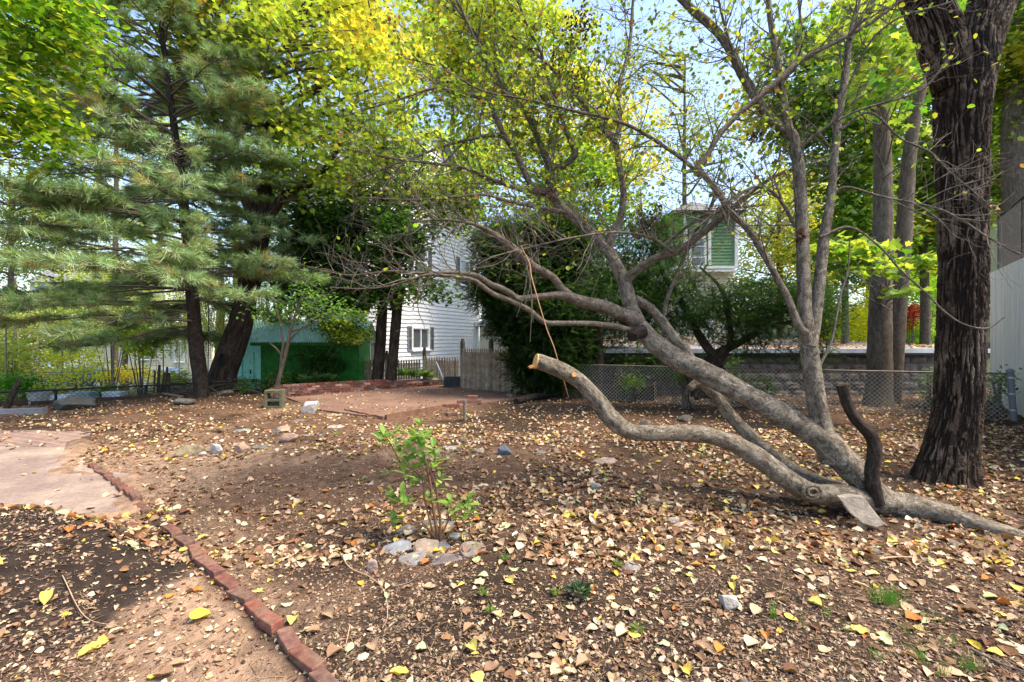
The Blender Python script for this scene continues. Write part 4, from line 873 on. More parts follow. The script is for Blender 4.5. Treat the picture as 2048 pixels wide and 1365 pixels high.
limb('branch', [(1612,672,9),(1597,655,8.5),(1575,600,7.5),(1553,560,7),(1525,510,7),(1497,465,7),(1461,430,7),(1440,395,7),(1412,360,6.5),(1397,343,7),(1410,325,6.5),(1434,282,6),(1470,240,6),(1510,206,6.5),(1550,172,7),(1596,131,7),(1640,105,5.5),(1692,79,5.5),(1750,45,5),(1815,-5,4)], 4.1, 4.35, M['hero_branch'], 12, .1, (.15, 2.2))
limb('branch', [(1700,85,4.5),(1722,50,4),(1750,10,3.5),(1780,-60,2.5)], 4.3, 4.6, M['hero_branch'], 8, .1, (0, 2))
limb('branch', [(1600,395,4.5),(1580,440,0),(1590,460,4),(1570,420,4),(1545,390,3.5),(1510,380,3.5),(1470,400,3),(1420,440,3),(1380,470,2)][2:], 4.3, 4.1, M['hero_branch'], 8, .1, (0, 1.5))
limb('branch', [(1278,648,15),(1261,641,14.5),(1210,620,13.5),(1175,611,12.5),(1148,603,11.5),(1125,585,8.5),(1107,562,8),(1085,548,8),(1065,538,9),(1045,520,9),(1027,503,8.5),(1005,486,6.5),(980,468,4.5),(940,452,3.5),(880,445,2.5),(820,450,1.5)], [4.7,4.66,4.6,4.55,4.52,4.5,4.48,4.46,4.45,4.42,4.4,4.38,4.36,4.3,4.2,4.1], None, M['hero_branch'], 12, .1, (.4, 2))
limb('branch', [(1150,603,10),(1125,597,8.5),(1107,596,7.5),(1070,600,7),(1038,603,7),(1020,592,6.5),(1003,582,6),(983,575,6),(965,563,5.5),(945,555,5),(900,551,4),(840,552,3),(780,548,2.2),(700,556,1.5),(640,545,1)], 4.5, 4.0, M['hero_branch'], 10, .1, (.5, 1.3))
limb('branch', [(1275,682,8),(1262,668,6.5),(1245,662,6),(1230,658,6),(1186,653,5.5),(1140,652,5.5),(1093,651,5.5),(1075,640,5.5),(1055,624,5.5),(1020,607,5),(986,593,5),(965,578,5),(945,565,4.5),(900,558,4),(850,556,3),(790,575,2),(730,583,1.6),(660,580,1)], 4.6, 3.9, M['hero_branch'], 10, .1, (.6, 1.2))
limb('branch', [(1252,570,12),(1261,556,10),(1296,531,8.5),(1322,518,8),(1348,510,8),(1375,495,7.5),(1399,476,7.5),(1434,448,7.5),(1458,428,7),(1490,400,5),(1530,370,4),(1580,345,3),(1640,330,2)], 4.85, 4.3, M['hero_branch'], 12, .1, (.45, 1.8))
limb('branch', [(1218,505,9),(1222,480,8),(1240,445,7),(1247,396,7),(1243,360,6.5),(1237,327,6.5),(1230,293,6),(1205,260,5.5),(1182,234,5),(1161,207,4.5),(1130,172,4),(1080,120,3),(1000,60,2)], 4.95, 5.2, M['hero_branch'], 10, .1, (.15, 2.6))
limb('branch', [(1230,293,5),(1240,241,4.5),(1237,182,4),(1258,103,3.5),(1265,20,3),(1270,-60,2)], 5.05, 5.3, M['hero_branch'], 8, .1, (0, 2.4))
limb('branch', [(1116,408,9),(1095,392,8),(1072,386,7),(1058,368,6.5),(1030,310,6),(1010,279,6),(992,240,5.5),(975,207,5),(950,197,4.5),(920,193,4),(872,182,3),(803,203,2.2),(700,234,1.2)], 5.12, 4.6, M['hero_branch'], 10, .1, (.15, 2.4))
limb('branch', [(1104,340,8),(1125,338,6),(1142,325,7),(1150,310,7),(1141,286,6.5),(1130,262,4),(1110,200,3.5),(1099,172,3.5),(1079,103,3),(1050,50,2.5),(1030,-30,2)], 5.18, 4.9, M['hero_branch'], 10, .12, (.2, 2.4))
limb('branch', [(1130,430,6),(1100,425,4.5),(1050,415,4),(1010,406,3.5),(968,395,3),(900,400,2.5),(820,405,2),(720,400,1.3)], 5.1, 4.3, M['hero_branch'], 8, .1, (.1, 2))
limb('branch', [(1075,388,5),(1040,385,4.5),(1000,370,4.5),(968,358,4),(930,342,3.5),(893,336,3),(820,327,2.6),(760,318,2),(680,300,1.2)], 5.1, 4.3, M['hero_branch'], 8, .1, (.1, 2))
limb('branch', [(1012,282,4.5),(989,275,4),(950,282,3.5),(893,296,3),(830,320,2.5),(760,345,2),(690,380,1.2)], 5.0, 4.3, M['hero_branch'], 8, .1, (.1, 2))
limb('branch', [(1400,358,5),(1370,328,4),(1320,293,4),(1275,265,3.5),(1234,248,3.5),(1190,236,3),(1150,228,3),(1100,215,2.5),(1040,202,2),(960,185,2),(880,140,1.5),(800,120,1)], 4.5, 4.4, M['hero_branch'], 8, .1, (.1, 2))
limb('branch', [(1010,186,4),(985,160,3.5),(960,110,3),(945,95,0),][:3]+[(935,50,2.5),(900,-20,2)], 5.1, 4.7, M['hero_branch'], 8, .1, (.1, 2))
limb('branch', [(1322,500,3.5),(1200,505,0)][:1]+[(1310,540,3.5),(1340,560,0)][:0]+[(1345,560,4),(1378,520,0)][:0]+[(1360,470,3.5),(1400,440,3),(1450,425,2.5),(1530,415,2)], 4.6, 4.2, M['hero_branch'], 8, .1, (.1, 1.5))
limb('branch', [(1326,640,5),(1335,600,4.5),(1352,560,4),(1370,515,3.5),(1390,470,3),(1420,420,2.5),(1440,350,2)], 4.84, 4.6, M['hero_branch'], 8, .1, (.2, 2))
limb('branch', [(1604,300,4),(1570,262,0)][:1]+[(1625,280,3.5),(1660,255,3),(1720,225,3),(1790,205,2.5),(1850,180,2),(1900,120,1.2)], 4.3, 4.0, M['hero_branch'], 8, .1, (.1, 2))
limb('branch', [(1660,405,4),(1690,380,3.5),(1740,300,0)][:2]+[(1760,398,3),(1830,412,3),(1880,425,3.5),(1930,450,3),(1975,480,2.5),(2048,520,1.5)], 4.3, 3.8, M['hero_branch'], 8, .1, (.3, 1.2))
limb('branch', [(1640,480,4),(1700,460,3),(1760,500,2.5),(1800,545,2.5),(1850,590,2.5),(1890,630,2.5),(1930,655,2.5),(1975,662,2.5),(2008,640,1.5)], 4.2, 3.9, M['hero_branch'], 8, .1, None)
limb('branch', [(1680,265,4),(1740,230,3),(1800,282,2.5),(1860,310,2.5),(1900,350,2),(1960,400,1.5),(2000,440,1)], 4.2, 3.9, M['hero_branch'], 8, .1, (.4, 1.2))
limb('branch', [(1700,170,3.5),(1740,90,3),(1800,40,2.5),(1900,10,2.5),(1960,-30,2)], 4.3, 4.0, M['hero_branch'], 8, .1, (.2, 1.5))
limb('branch', [(1560,200,4),(1580,140,3.5),(1598,100,3),(1600,40,3),(1590,-60,2)], 4.4, 4.6, M['hero_branch'], 8, .1, (.1, 2))
limb('branch', [(1510,206,3.5),(1470,120,3),(1440,20,2.5),(1430,-60,2)], 4.4, 4.2, M['hero_branch'], 8, .1, (.1, 2))
limb('branch', [(1345,510,4),(1300,480,3),(1230,470,2.5),(1150,480,2),(1060,500,1.5),(980,520,1.2)], 4.6, 4.0, M['hero_branch'], 8, .1, (.1, 1.5))
# twigs and leaves
tw = Acc(); lp = []; ld = []
def grow(p, r, t0, dens, lvl, Lmax):
    seg = np.linalg.norm(np.diff(p, axis=0), axis=1); cs = np.concatenate([[0], np.cumsum(seg)]); L = cs[-1]
    n = int(L*(1-t0)*dens*(11 if lvl == 0 else 11 if lvl == 1 else 7)+rng.random())
    for k in range(n):
        s = (t0+(1-t0)*(k+rng.random())/n)*L; i = min(len(seg)-1, np.searchsorted(cs, s)-1); i = max(i, 0); u = (s-cs[i])/seg[i]
        q = p[i]*(1-u)+p[i+1]*u; rq = r[i]*(1-u)+r[i+1]*u; t = (p[i+1]-p[i])/seg[i]
        d = rng.normal(size=3); d -= d@t*t; d /= np.linalg.norm(d); d = d*rng.uniform(.6, 1)+t*rng.uniform(.4, 1.0)+np.array([0, -.0, rng.uniform(-.05, .35)]); d /= np.linalg.norm(d)
        ln = Lmax*rng.uniform(.35, 1)*(1-.35*s/L); m = 5; b = [q]; dd = d.copy()
        for j in range(m):
            dd = dd+rng.normal(0, .17, 3)+np.array([0, 0, .04]); dd /= np.linalg.norm(dd); b.append(b[-1]+dd*ln/m)
        b = np.array(b); r0 = min(rq*.6, [.0075, .0040, .0026][lvl]); rb = np.linspace(r0, .0012, m+1)
        if b[-1][1] < 1.2: continue
        tube(tw, b, rb, 5 if lvl == 0 else 3, m+1 if lvl else 9, 0, k % 7, False)
        z = q[2]
        if lvl < 2 and not (lvl == 1 and rng.random() < .35): grow(b, rb, .12, dens*.8 if lvl == 0 else dens*.6, lvl+1, Lmax*.5)
        if lvl > 0 or rng.random() < .5:
            pz = (.03+.97*sm(2.5, 4.0, b[-1][2]))*(1.0 if q[0] < 1.1 else .55 if q[0] < 2.6 else .12)
            for j in range(1, m+1):
                for _ in range(2 if lvl else 1):
                    if rng.random() < pz*.31: lp.append(b[j]+rng.normal(0, .012, 3)); ld.append(dd+rng.normal(0, .5, 3))
for p, r, tg in hero_br:
    if tg: grow(p, r, tg[0], tg[1]*(.55 if p[-1][2] > 2.6 else .95), 0, .95)
sub(tw, 'twigs', M['twig'], hero, True)
lp = np.array(lp); ld = np.array(ld); ld[:, 2] -= .35
YG = [(.15,.25,.025),(.22,.32,.03),(.12,.20,.025),(.28,.32,.03),(.09,.15,.03),(.18,.25,.04),(.32,.31,.04)]
lc = pal(len(lp), YG, .25); br_ = rng.random(len(lp)) < .06; lc[br_] = pal(br_.sum(), [(.16,.08,.04),(.25,.14,.05)])
a = Acc(); up = np.tile([0, 0, 1.], (len(lp), 1))+rng.normal(0, .5, (len(lp), 3)); a.tmpl(*ROUND, lp, frames(ld, up), rng.uniform(.032, .060, len(lp)), lc); sub(a, 'leaves', M['leaf'], hero)
print('hero twigs verts', tw.n, 'leaves', len(lp))
# dried seed bunches / dead leaf clusters hanging in the crown
dc = []
for (px, py, Y, s_) in [(1150,70,4.8,.28),(1170,45,4.8,.2),(1120,120,4.9,.16),(1100,380,5,.12),(1305,440,4.6,.22),(1280,460,4.6,.18),(1195,370,4.9,.1),(1510,280,4.3,.07),(1600,470,4.2,.08),(1140,170,5,.16)]:
    n = int(130*s_/.2); dc.append(P(px, py, Y)+rng.normal(0, s_*.4, (n, 3)))
dc = np.vstack(dc); a = Acc(); a.tmpl(*OV, dc, leafdirs(len(dc), .8, 1), rng.uniform(.02, .05, len(dc)), pal(len(dc), [(.08,.045,.03),(.14,.075,.045),(.05,.03,.02)])); sub(a, 'dead_leaf_clusters', M['dry_leaf'], hero)
a = Acc(); pts = ZM([(410,280,.8),(460,380,1.3),(470,450,1.5),(500,560,1.2),(560,760,1.1),(600,860,1.0),(630,960,.9),(665,1080,.8),(690,1165,.6)], 900, 400); p, r = path(pts, 4.1, 4.0); tube(a, p, r, 5, 30)
tag(a.build('hanging_stem', plain('orange_tan_stem', (.42,.22,.11), .7), smooth=True), 'long thin orange tan broken stem hanging down past the sawn limb', 'stem')
a = Acc()
for (x0, y0, x1, y1) in [(1055,545,1033,640),(1058,545,1060,690),(1062,540,1048,620),(1052,530,1066,650)]:
    p, r = path([(x0,y0,1.3),((x0+x1)/2+4,(y0+y1)/2,1),(x1,y1,.6)], 4.2, 4.15); tube(a, p, r, 4, 9)
tag(a.build('dead_twig_bunch', M['twig'], smooth=True), 'bunch of thin dead twigs dangling from the left limb bend', 'twigs')
# ================================================================ rugged dark tree on the right
bg = P(1900, 965, 4.9)
root = thing('black_locust_tree' if 0 else 'rugged_tree', (bg[0], bg[1], 0), 'thick dark tree with deeply furrowed bark on the right, forking at the top', 'tree')
def rugged(acc, pts, Y, sides, nseg, flare=None, s=0):
    p = np.array([P(q[0], q[1], Y if not isinstance(Y, list) else Y[i]) for i, q in enumerate(pts)]); r = np.array([q[2]/F*(Y if not isinstance(Y, list) else Y[i])/math.sqrt(1+((q[0]-1024)/F)**2) for i, q in enumerate(pts)])
    pr = spline(np.hstack([p, r[:, None]]), nseg); p = pr[:, :3]; r = pr[:, 3]; t = np.gradient(p, axis=0); t /= np.linalg.norm(t, axis=1)[:, None]
    ax = np.cross(t, [0, 1, 0]); ax /= np.linalg.norm(ax, axis=1)[:, None]; b = np.cross(t, ax); th_ = np.linspace(0, 2*np.pi, sides, endpoint=False)
    sl = np.concatenate([[0], np.cumsum(np.linalg.norm(np.diff(p, axis=0), axis=1))])
    R = .3; bk = np.stack([np.tile(np.cos(th_)*R, (nseg, 1)), np.tile(np.sin(th_)*R, (nseg, 1)), np.tile(sl[:, None], (1, sides))], -1)
    wp = (fbm(bk*np.array([3, 3, 2.5]), 60+s, 3)-.5)[..., None]*.13; q = (bk+wp)*np.array([27, 27, 2.6])
    rd = 1-np.abs(2*fbm(q, 70+s, 3)-1)*3.2; rd = np.clip(rd, -1, 1); plate = 1-sm(.1, .75, rd); brk = fbm((bk+wp)*np.array([14, 14, 13]), 90+s, 3); plate = plate*(.45+.55*sm(.38, .52, brk))
    rr = r[:, None]*.90*(1+.07*(fbm(bk*2.2, 80+s, 3)-.5))
    if flare: rr = rr+flare*np.exp(-sl/.28)[:, None]*(.5+.5*np.sin(th_*4+.8)+.35*np.sin(th_*7))
    rr = rr+.019*(plate-.5)+.010*(fbm(bk*45, 84+s, 2)-.5)
    v = p[:, None]+(np.cos(th_)[None, :, None]*ax[:, None]+np.sin(th_)[None, :, None]*b[:, None])*rr[..., None]
    i = np.arange(nseg-1)[:, None]*sides; j = np.arange(sides)[None]; k = (j+1) % sides
    c = np.array([.016,.011,.008])*(1-plate[..., None])+np.array([.085,.058,.04])*plate[..., None]*(.45+.9*fbm(bk*12, 88+s, 3))[..., None]
    lig = sm(.5, .65, fbm(bk*3+5, 95+s, 3))[..., None]*plate[..., None]; c = c*(1-lig*.45)+np.array([.26,.205,.15])*lig*.45
    acc.add(v.reshape(-1, 3), np.stack([i+j, i+k, i+sides+k, i+sides+j], -1).reshape(-1, 4), c.reshape(-1, 3), bk.reshape(-1, 3))
M['rug'] = vcol('furrowed_bark', .92, nscale=60, var=.45, bump=1, bdist=.008, bscale=130, spec=.12)
a = Acc(); rugged(a, [(1890,985,84),(1893,950,72),(1902,900,62),(1912,840,58),(1917,790,57),(1921,700,57),(1925,600,57),(1926,480,57),(1924,380,59),(1922,280,63),(1925,200,68),(1928,140,75),(1925,90,80)], 4.9, 420, 760, .07); sub(a, 'trunk', M['rug'], root, True)
a = Acc(); rugged(a, [(1905,180,48),(1885,100,56),(1865,40,56),(1835,-30,54),(1780,-140,46),(1720,-260,40)], [4.88,4.86,4.85,4.85,4.9,4.9], 260, 260, None, 5); sub(a, 'fork_limb', M['rug'], root, True)
a = Acc(); rugged(a, [(1945,180,50),(1958,100,54),(1978,30,58),(2000,-60,58),(2030,-180,50),(2060,-300,44)], [4.92,4.94,5,5.1,5.2,5.3], 260, 260, None, 9); sub(a, 'fork_limb', M['rug'], root, True)
# ================================================================ generic crowns
def in_blobs(blobs, n, shell=.45):
    B = np.array(blobs, float); wgt = (B[:, 3]*B[:, 4]*B[:, 5])**.75; k = rng.choice(len(B), n, p=wgt/wgt.sum())
    d = rng.normal(size=(n, 3)); d /= np.linalg.norm(d, axis=1)[:, None]; rr = rng.uniform(shell, 1, n)**.6
    return B[k, :3]+d*rr[:, None]*B[k, 3:6], k
def foliage(root, blobs, clumps, per, size, spread, palette, tmpl=OV, gap=.46, gapf=.9, shell=.35, flat=.55, yellow=None, name='crown', matn='leaf', droop=.3, branches=0, start=None, br0=.03, brm='twig', seed=0):
    c, k = in_blobs(blobs, clumps, shell); nz = fbm(c*gapf+seed*5.1, 200+seed, 3); c = c[nz > (gap if (nz > gap).sum() > 12 else -1)]; m = len(c)
    pc_ = pal(m, palette, .15)
    if yellow is not None:
        g = sm(.5, .62, fbm(c*.5+seed, 300+seed, 2)+yellow[0]*(c[:, 2]-yellow[2])); g = g[:, None]; pc_ = pc_*(1-g)+pal(m, yellow[1], .15)*g
    n = m*per; pos = np.repeat(c, per, 0)+rng.normal(0, 1, (n, 3))*np.array([1, 1, flat])*spread; col = np.repeat(pc_, per, 0)*rng.uniform(.75, 1.3, (n, 1))
    a = Acc(); a.tmpl(*tmpl, pos, leafdirs(n, droop, .6), rng.uniform(.7, 1.2, n)*size, col); o = sub(a, name, M[matn], root)
    if branches and start is not None:
        a = Acc(); st = np.array(start, float).reshape(-1, 3)
        for i in range(min(branches, m)):
            e = c[i]; s0 = st[np.argmin(np.abs(st[:, 2]-(e[2]-.35*np.hypot(*(e-st.mean(0))[:2])))+rng.random(len(st))*.4)]; mid = s0*.5+e*.5+rng.normal(0, .12, 3)*np.linalg.norm(e-s0)*.5+np.array([0, 0, .05*np.linalg.norm(e-s0)]); L = np.linalg.norm(e-s0)
            tube(a, [s0, s0*.75+mid*.25+rng.normal(0, .03, 3)*L, mid, mid*.5+e*.5+rng.normal(0, .04, 3)*L, e], np.array([1, .8, .55, .35, .12])*br0*min(1.3, L/3+.3), 6, 12, .05, i % 9, False)
        sub(a, 'branches', M[brm], root, True)
    return o
GRN = [(.07,.16,.025),(.10,.20,.03),(.05,.12,.02),(.13,.24,.03)]
DKG = [(.03,.08,.02),(.04,.10,.025),(.06,.13,.03)]
LIM = [(.27,.37,.05),(.35,.43,.06),(.21,.31,.05),(.41,.44,.08)]
YEL = [(.55,.48,.06),(.50,.48,.07),(.46,.47,.07),(.56,.43,.06)]
PALE = [(.32,.40,.10),(.42,.46,.15),(.24,.32,.08),(.48,.46,.16)]
def bl(px, py, Y, rx, rz, ry=None):      # blob from the picture: half sizes in pixels
    c = P(px, py, Y); return (*c, rx/F*Y, (ry or (rx+rz)/2)/F*Y, rz/F*Y)
def trunk(root, pts, Y, m, sides=16, rough=.12, name='trunk', nn=6, flute=0):
    p, r = path(pts, Y if isinstance(Y, list) else Y, None if isinstance(Y, list) else Y+.001); a = Acc(); tube(a, p, r, sides, (len(p)-1)*nn+1, rough, 7, True, flute=flute); sub(a, name, m, root, True); return spline(p, 40)
# hollow leaning maple behind the pine
b = P(438, 795, 12.9)
t = thing('leaning_maple_tree', (b[0], b[1], -.1), 'old maple with a thick hollow leaning trunk and yellow green crown beside the shed', 'tree')
tp = trunk(t, [(436,806,36),(440,790,31),(447,755,30),(460,715,29),(475,675,27),(487,630,24),(500,570,23),(512,500,23),(522,440,23),(527,400,20)], 12.9, M['mbark'], 26, .16, flute=(.25,.6))
s1 = trunk(t, [(524,420,20),(537,370,17),(546,320,15),(552,285,15),(556,262,14),(540,235,10),(525,200,9),(512,160,8),(520,110,7),(505,60,6),(490,0,5),(480,-80,3)], 12.9, M['mbark'], 12, name='limb')
s2 = trunk(t, [(556,270,12),(575,250,9),(590,232,8),(602,205,7),(620,195,6),(660,170,5),(720,120,4),(760,60,3)], 12.8, M['mbark'], 10, name='limb')
s3 = trunk(t, [(522,450,14),(545,430,11),(565,400,9),(600,375,8),(620,372,7),(660,330,5),(700,250,4)], 12.7, M['mbark'], 10, name='limb')
s4 = trunk(t, [(515,480,11),(490,400,9),(470,330,8),(440,270,7),(420,200,6),(390,120,5),(370,40,4)], 13.2, M['gbark'], 10, name='limb')
s5 = trunk(t, [(552,270,9),(545,300,0)][:1]+[(500,225,7),(470,160,6),(440,90,5),(430,0,4)], 13.0, M['mbark'], 10, name='limb')
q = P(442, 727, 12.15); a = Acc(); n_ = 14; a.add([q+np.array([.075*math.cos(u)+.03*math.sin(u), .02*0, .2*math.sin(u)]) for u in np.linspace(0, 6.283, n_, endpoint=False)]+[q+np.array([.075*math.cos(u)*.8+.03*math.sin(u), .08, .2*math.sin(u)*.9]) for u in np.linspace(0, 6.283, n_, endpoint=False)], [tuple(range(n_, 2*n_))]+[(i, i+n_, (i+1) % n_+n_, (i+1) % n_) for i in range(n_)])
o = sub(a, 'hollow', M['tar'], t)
st = np.vstack([s1[8:], s2[5:], s3[10:], s4[8:], s5[8:]])
foliage(t, [bl(620,120,12.5,170,170), bl(480,60,13,150,120), bl(720,200,12.2,120,120), bl(640,330,12.3,110,90), bl(400,150,13.5,130,130), bl(560,-40,13,220,100), bl(760,40,12.5,120,110)], 1250, 18, .15, .32, LIM, MAPLE, .46, .8, yellow=(.06, YEL, 11.2), branches=90, start=st, br0=.05, brm='twig', seed=1)
# twin trunk maple between shed and white house
b = P(770, 770, 14.1)
t = thing('twin_maple_tree', (b[0], b[1], -.05), 'maple with two dark straight trunks in front of the white house', 'tree')
s1 = trunk(t, [(752,780,14),(755,760,12),(759,720,11.5),(762,680,11),(765,620,10.5),(768,560,10),(772,500,11),(768,430,9),(775,350,7),(765,270,5)], 14.1, M['mbark'], 14)
s2 = trunk(t, [(781,778,13),(783,755,11.5),(787,710,10.5),(791,660,10.5),(796,610,10),(799,585,12),(793,560,10),(797,500,8),(812,430,7),(815,340,5)], 13.95, M['mbark'], 14)
s3 = trunk(t, [(793,640,7),(782,600,6),(770,560,5),(740,520,4),(700,480,3)], 14.0, M['mbark'], 8, name='limb')
st = np.vstack([s1[20:], s2[20:]])
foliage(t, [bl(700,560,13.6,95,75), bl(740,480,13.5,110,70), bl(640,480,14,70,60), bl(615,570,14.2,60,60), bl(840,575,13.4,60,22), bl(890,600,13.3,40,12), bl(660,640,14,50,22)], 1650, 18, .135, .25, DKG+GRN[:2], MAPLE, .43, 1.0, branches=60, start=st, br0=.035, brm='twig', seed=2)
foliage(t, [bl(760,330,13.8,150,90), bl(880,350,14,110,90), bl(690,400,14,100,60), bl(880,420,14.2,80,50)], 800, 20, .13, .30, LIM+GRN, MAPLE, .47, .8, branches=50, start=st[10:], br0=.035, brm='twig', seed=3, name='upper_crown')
foliage(t, [bl(690,640,12.6,50,16), bl(700,672,13.0,45,20), bl(820,605,13.2,30,10), bl(640,650,13.4,30,24)], 110, 16, .11, .14, LIM[:3]+GRN, OV, .3, 1, branches=0, seed=4, name='low_leaves')
# yellow green trees behind the white house and across the top
def bgtree(name, label, px, pyb, Y, hp, blobs, palette, clumps, per, size, spread, tr=10, yellow=None, tmpl=OV, seed=0, gap=.45, group='trees beyond the garden', barkm='gbark', nb=50, cat='tree', lean=0, z0=None):
    zb = -.4 if z0 is None else z0; x = (px-1024)/F*Y; t = thing(name, (x, Y, zb), label, cat, 0, group)
    zt = ZZ(hp, Y); a = Acc(); pts = np.array([[x, Y, zb-.3], [x+.1*lean, Y, zb+(zt-zb)*.3], [x+.35*lean, Y+.1, zb+(zt-zb)*.65], [x+.6*lean, Y, zt]]); r = np.array([1.25, 1, .75, .35])*tr/F*Y
    tube(a, pts, r, 12, 18, .12, seed); sub(a, 'trunk', M[barkm], t, True)
    foliage(t, blobs, clumps, per, size, spread, palette, tmpl, gap, 9.0/max(Y, 6), yellow=yellow, branches=nb, start=spline(pts, 30)[12:], br0=.035*Y/14, seed=seed)
    return t
bgtree('yellow_maple_tree', 'tall tree with golden yellow top leaves behind the white house', 905, 700, 28, 200, [bl(880,70,26,200,120), bl(1040,120,26,160,110), bl(760,0,25,190,110), bl(960,250,27,150,90)], LIM, 1500, 18, .24, .55, 9, (.05, YEL, 20), MAPLE, 11, .45)
bgtree('green_maple_tree', 'yellow green maple behind the big yew, filling the centre', 1105, 760, 20, 300, [bl(1060,340,20,130,100), bl(1180,400,19,120,90), bl(1250,290,21,90,90), bl(1130,230,21,120,80)], LIM+GRN, 1100, 18, .17, .4, 8, (.06, YEL, 9), MAPLE, 12, .46)
bgtree('slim_tree', 'slim pale tree with thin leaves left of the leaning tree top', 1370, 700, 24, 120, [bl(1330,180,24,120,120), bl(1430,320,23,110,100), bl(1380,440,22,110,60)], [(.10,.14,.03),(.16,.2,.04),(.2,.22,.05)], 620, 18, .15, .45, 5, None, OV, 13, .47)
bgtree('yellow_beech_tree', 'bright yellow green tree behind the green house', 1560, 700, 27, 300, [bl(1540,560,27,120,60), bl(1560,440,27,120,90), bl(1500,600,28,70,40)], [(.45,.42,.08),(.38,.38,.07),(.5,.45,.12)]+LIM[:2], 850, 20, .2, .5, 6, None, OV, 14, .4)
bgtree('green_maple_tree', 'leafy green maple right of the upright stems, between them and the twin pale trunks', 1690, 700, 15, 120, [bl(1680,300,15,90,130), bl(1700,480,15,80,90), bl(1600,180,15.5,110,110), bl(1760,90,15,120,110)], LIM[:3]+GRN, 1150, 20, .17, .34, 6, (.03, YEL, 12), MAPLE, 15, .44)
bgtree('green_maple_tree', 'green tree filling the gap between the twin pale trunks and the dark furrowed tree', 1850, 690, 19, 200, [bl(1850,200,19,90,190), bl(1830,440,19,80,110), bl(1900,330,20,90,160)], LIM[:3]+GRN, 1150, 20, .2, .42, 8, (.02, YEL, 15), MAPLE, 16, .40)
bgtree('pale_trunk_tree', 'tree with a thick pale trunk behind the mesh fence at the right edge', 2036, 690, 15, 0, [bl(2040,60,15,110,150), bl(2020,250,16,70,140), bl(2060,380,16,60,60)], LIM[:3]+GRN[:2], 800, 20, .17, .34, 26, (.02, YEL, 15), MAPLE, 17, .44, z0=2.0)
bgtree('green_maple_tree', 'dense green tree on the wooded bank behind the yellow bushes', 1740, 690, 30, 350, [bl(1720,500,30,130,110), bl(1860,480,31,120,130), bl(1650,420,31,110,120)], GRN+LIM[:1], 1500, 20, .26, .6, 7, None, OV, 18, .38)
bgtree('green_maple_tree', 'dark green tree high on the wooded bank at the far right', 1960, 690, 33, 250, [bl(1960,400,33,140,160), bl(2080,300,33,140,160)], GRN+LIM[:1], 1000, 20, .28, .65, 8, None, OV, 19, .40)
# left background
bgtree('willow_tree', 'yellow green weeping willow behind the pine trunk and shed', 440, 760, 22, 480, [bl(450,600,22,75,110), bl(520,560,23,80,80), bl(380,640,23,45,60)], [(.22,.27,.04),(.28,.32,.05),(.17,.22,.03)], 10, 2, .1, .1, 8, None, OV, 20, .0, nb=2)
wt = bpy.data.objects['willow_tree']; a = Acc(); n = 620
c, _ = in_blobs([bl(455,560,21.5,85,90), bl(520,600,22,70,60), bl(380,620,23,45,55)], n, .5)
for i in range(n):
    L_ = rng.uniform(.8, 2.2); m_ = 20; tt = np.linspace(0, 1, m_)[:, None]; pp = c[i]+tt*np.array([rng.normal(0, .12), rng.normal(0, .12), -L_]); dd = np.tile([0, 0, -1.], (m_, 1))+rng.normal(0, .35, (m_, 3)); a.tmpl(*OV, pp, frames(dd), np.column_stack([rng.uniform(.14, .22, m_), np.full(m_, .06), np.full(m_, .06)]), np.repeat(pal(1, [(.22,.27,.04),(.28,.32,.05),(.15,.2,.03)]), m_, 0))
sub(a, 'weeping_foliage', M['leaf'], wt)
for i, (px, Y, hp, blobs, pl, lab, nm) in enumerate([
    (120, 34, 430, [bl(120,560,34,130,60), bl(60,470,34,110,60)], PALE, 'pale autumn tree far behind the garden at the left', 'pale_tree'),
    (300, 40, 400, [bl(300,520,40,120,80), bl(220,430,40,100,60)], PALE+LIM[:1], 'pale green tree in front of the distant white house', 'pale_tree'),
    (560, 26, 380, [bl(560,470,26,110,100), bl(640,560,25,70,60), bl(590,600,24,60,50)], GRN+LIM, 'bushy green tree behind the garden shed', 'green_tree'),
    (470, 30, 300, [bl(440,420,30,110,110), bl(360,330,30,100,90)], GRN+PALE[:2], 'green tree behind the pine on its right', 'green_tree'),
    (230, 28, 120, [bl(210,200,28,130,110), bl(110,300,28,110,80)], LIM+[(.12,.10,.04)], 'tall thin crowned tree behind the pine on its left', 'thin_tree'),
    (250, 22, 520, [bl(200,600,22,120,70), bl(330,640,22,70,50), bl(90,640,22,90,50)], PALE+LIM[:1], 'loose pale green tree behind the trellis', 'pale_tree'),
    (20, 30, 330, [bl(0,450,30,130,120), bl(130,400,30,90,90)], GRN+PALE, 'leafy tree beyond the garden at the far left edge', 'green_tree'),
    (620, 22, 260, [bl(600,330,22,120,100), bl(560,450,22,90,90), bl(690,430,22,80,80)], LIM+GRN, 'yellow green tree behind the leaning maple trunk', 'green_tree'),
    (30, 24, 560, [bl(40,690,24,110,60), bl(150,650,25,60,50)], PALE, 'low pale shrubby tree at the left edge of the garden', 'pale_tree')]):
    bgtree(nm, lab, px, 760, Y, hp, blobs, pl, 900, 18, .15*Y/24, .42*Y/24, 5, None, OV, 30+i, .45, nb=25, z0=-1.6)
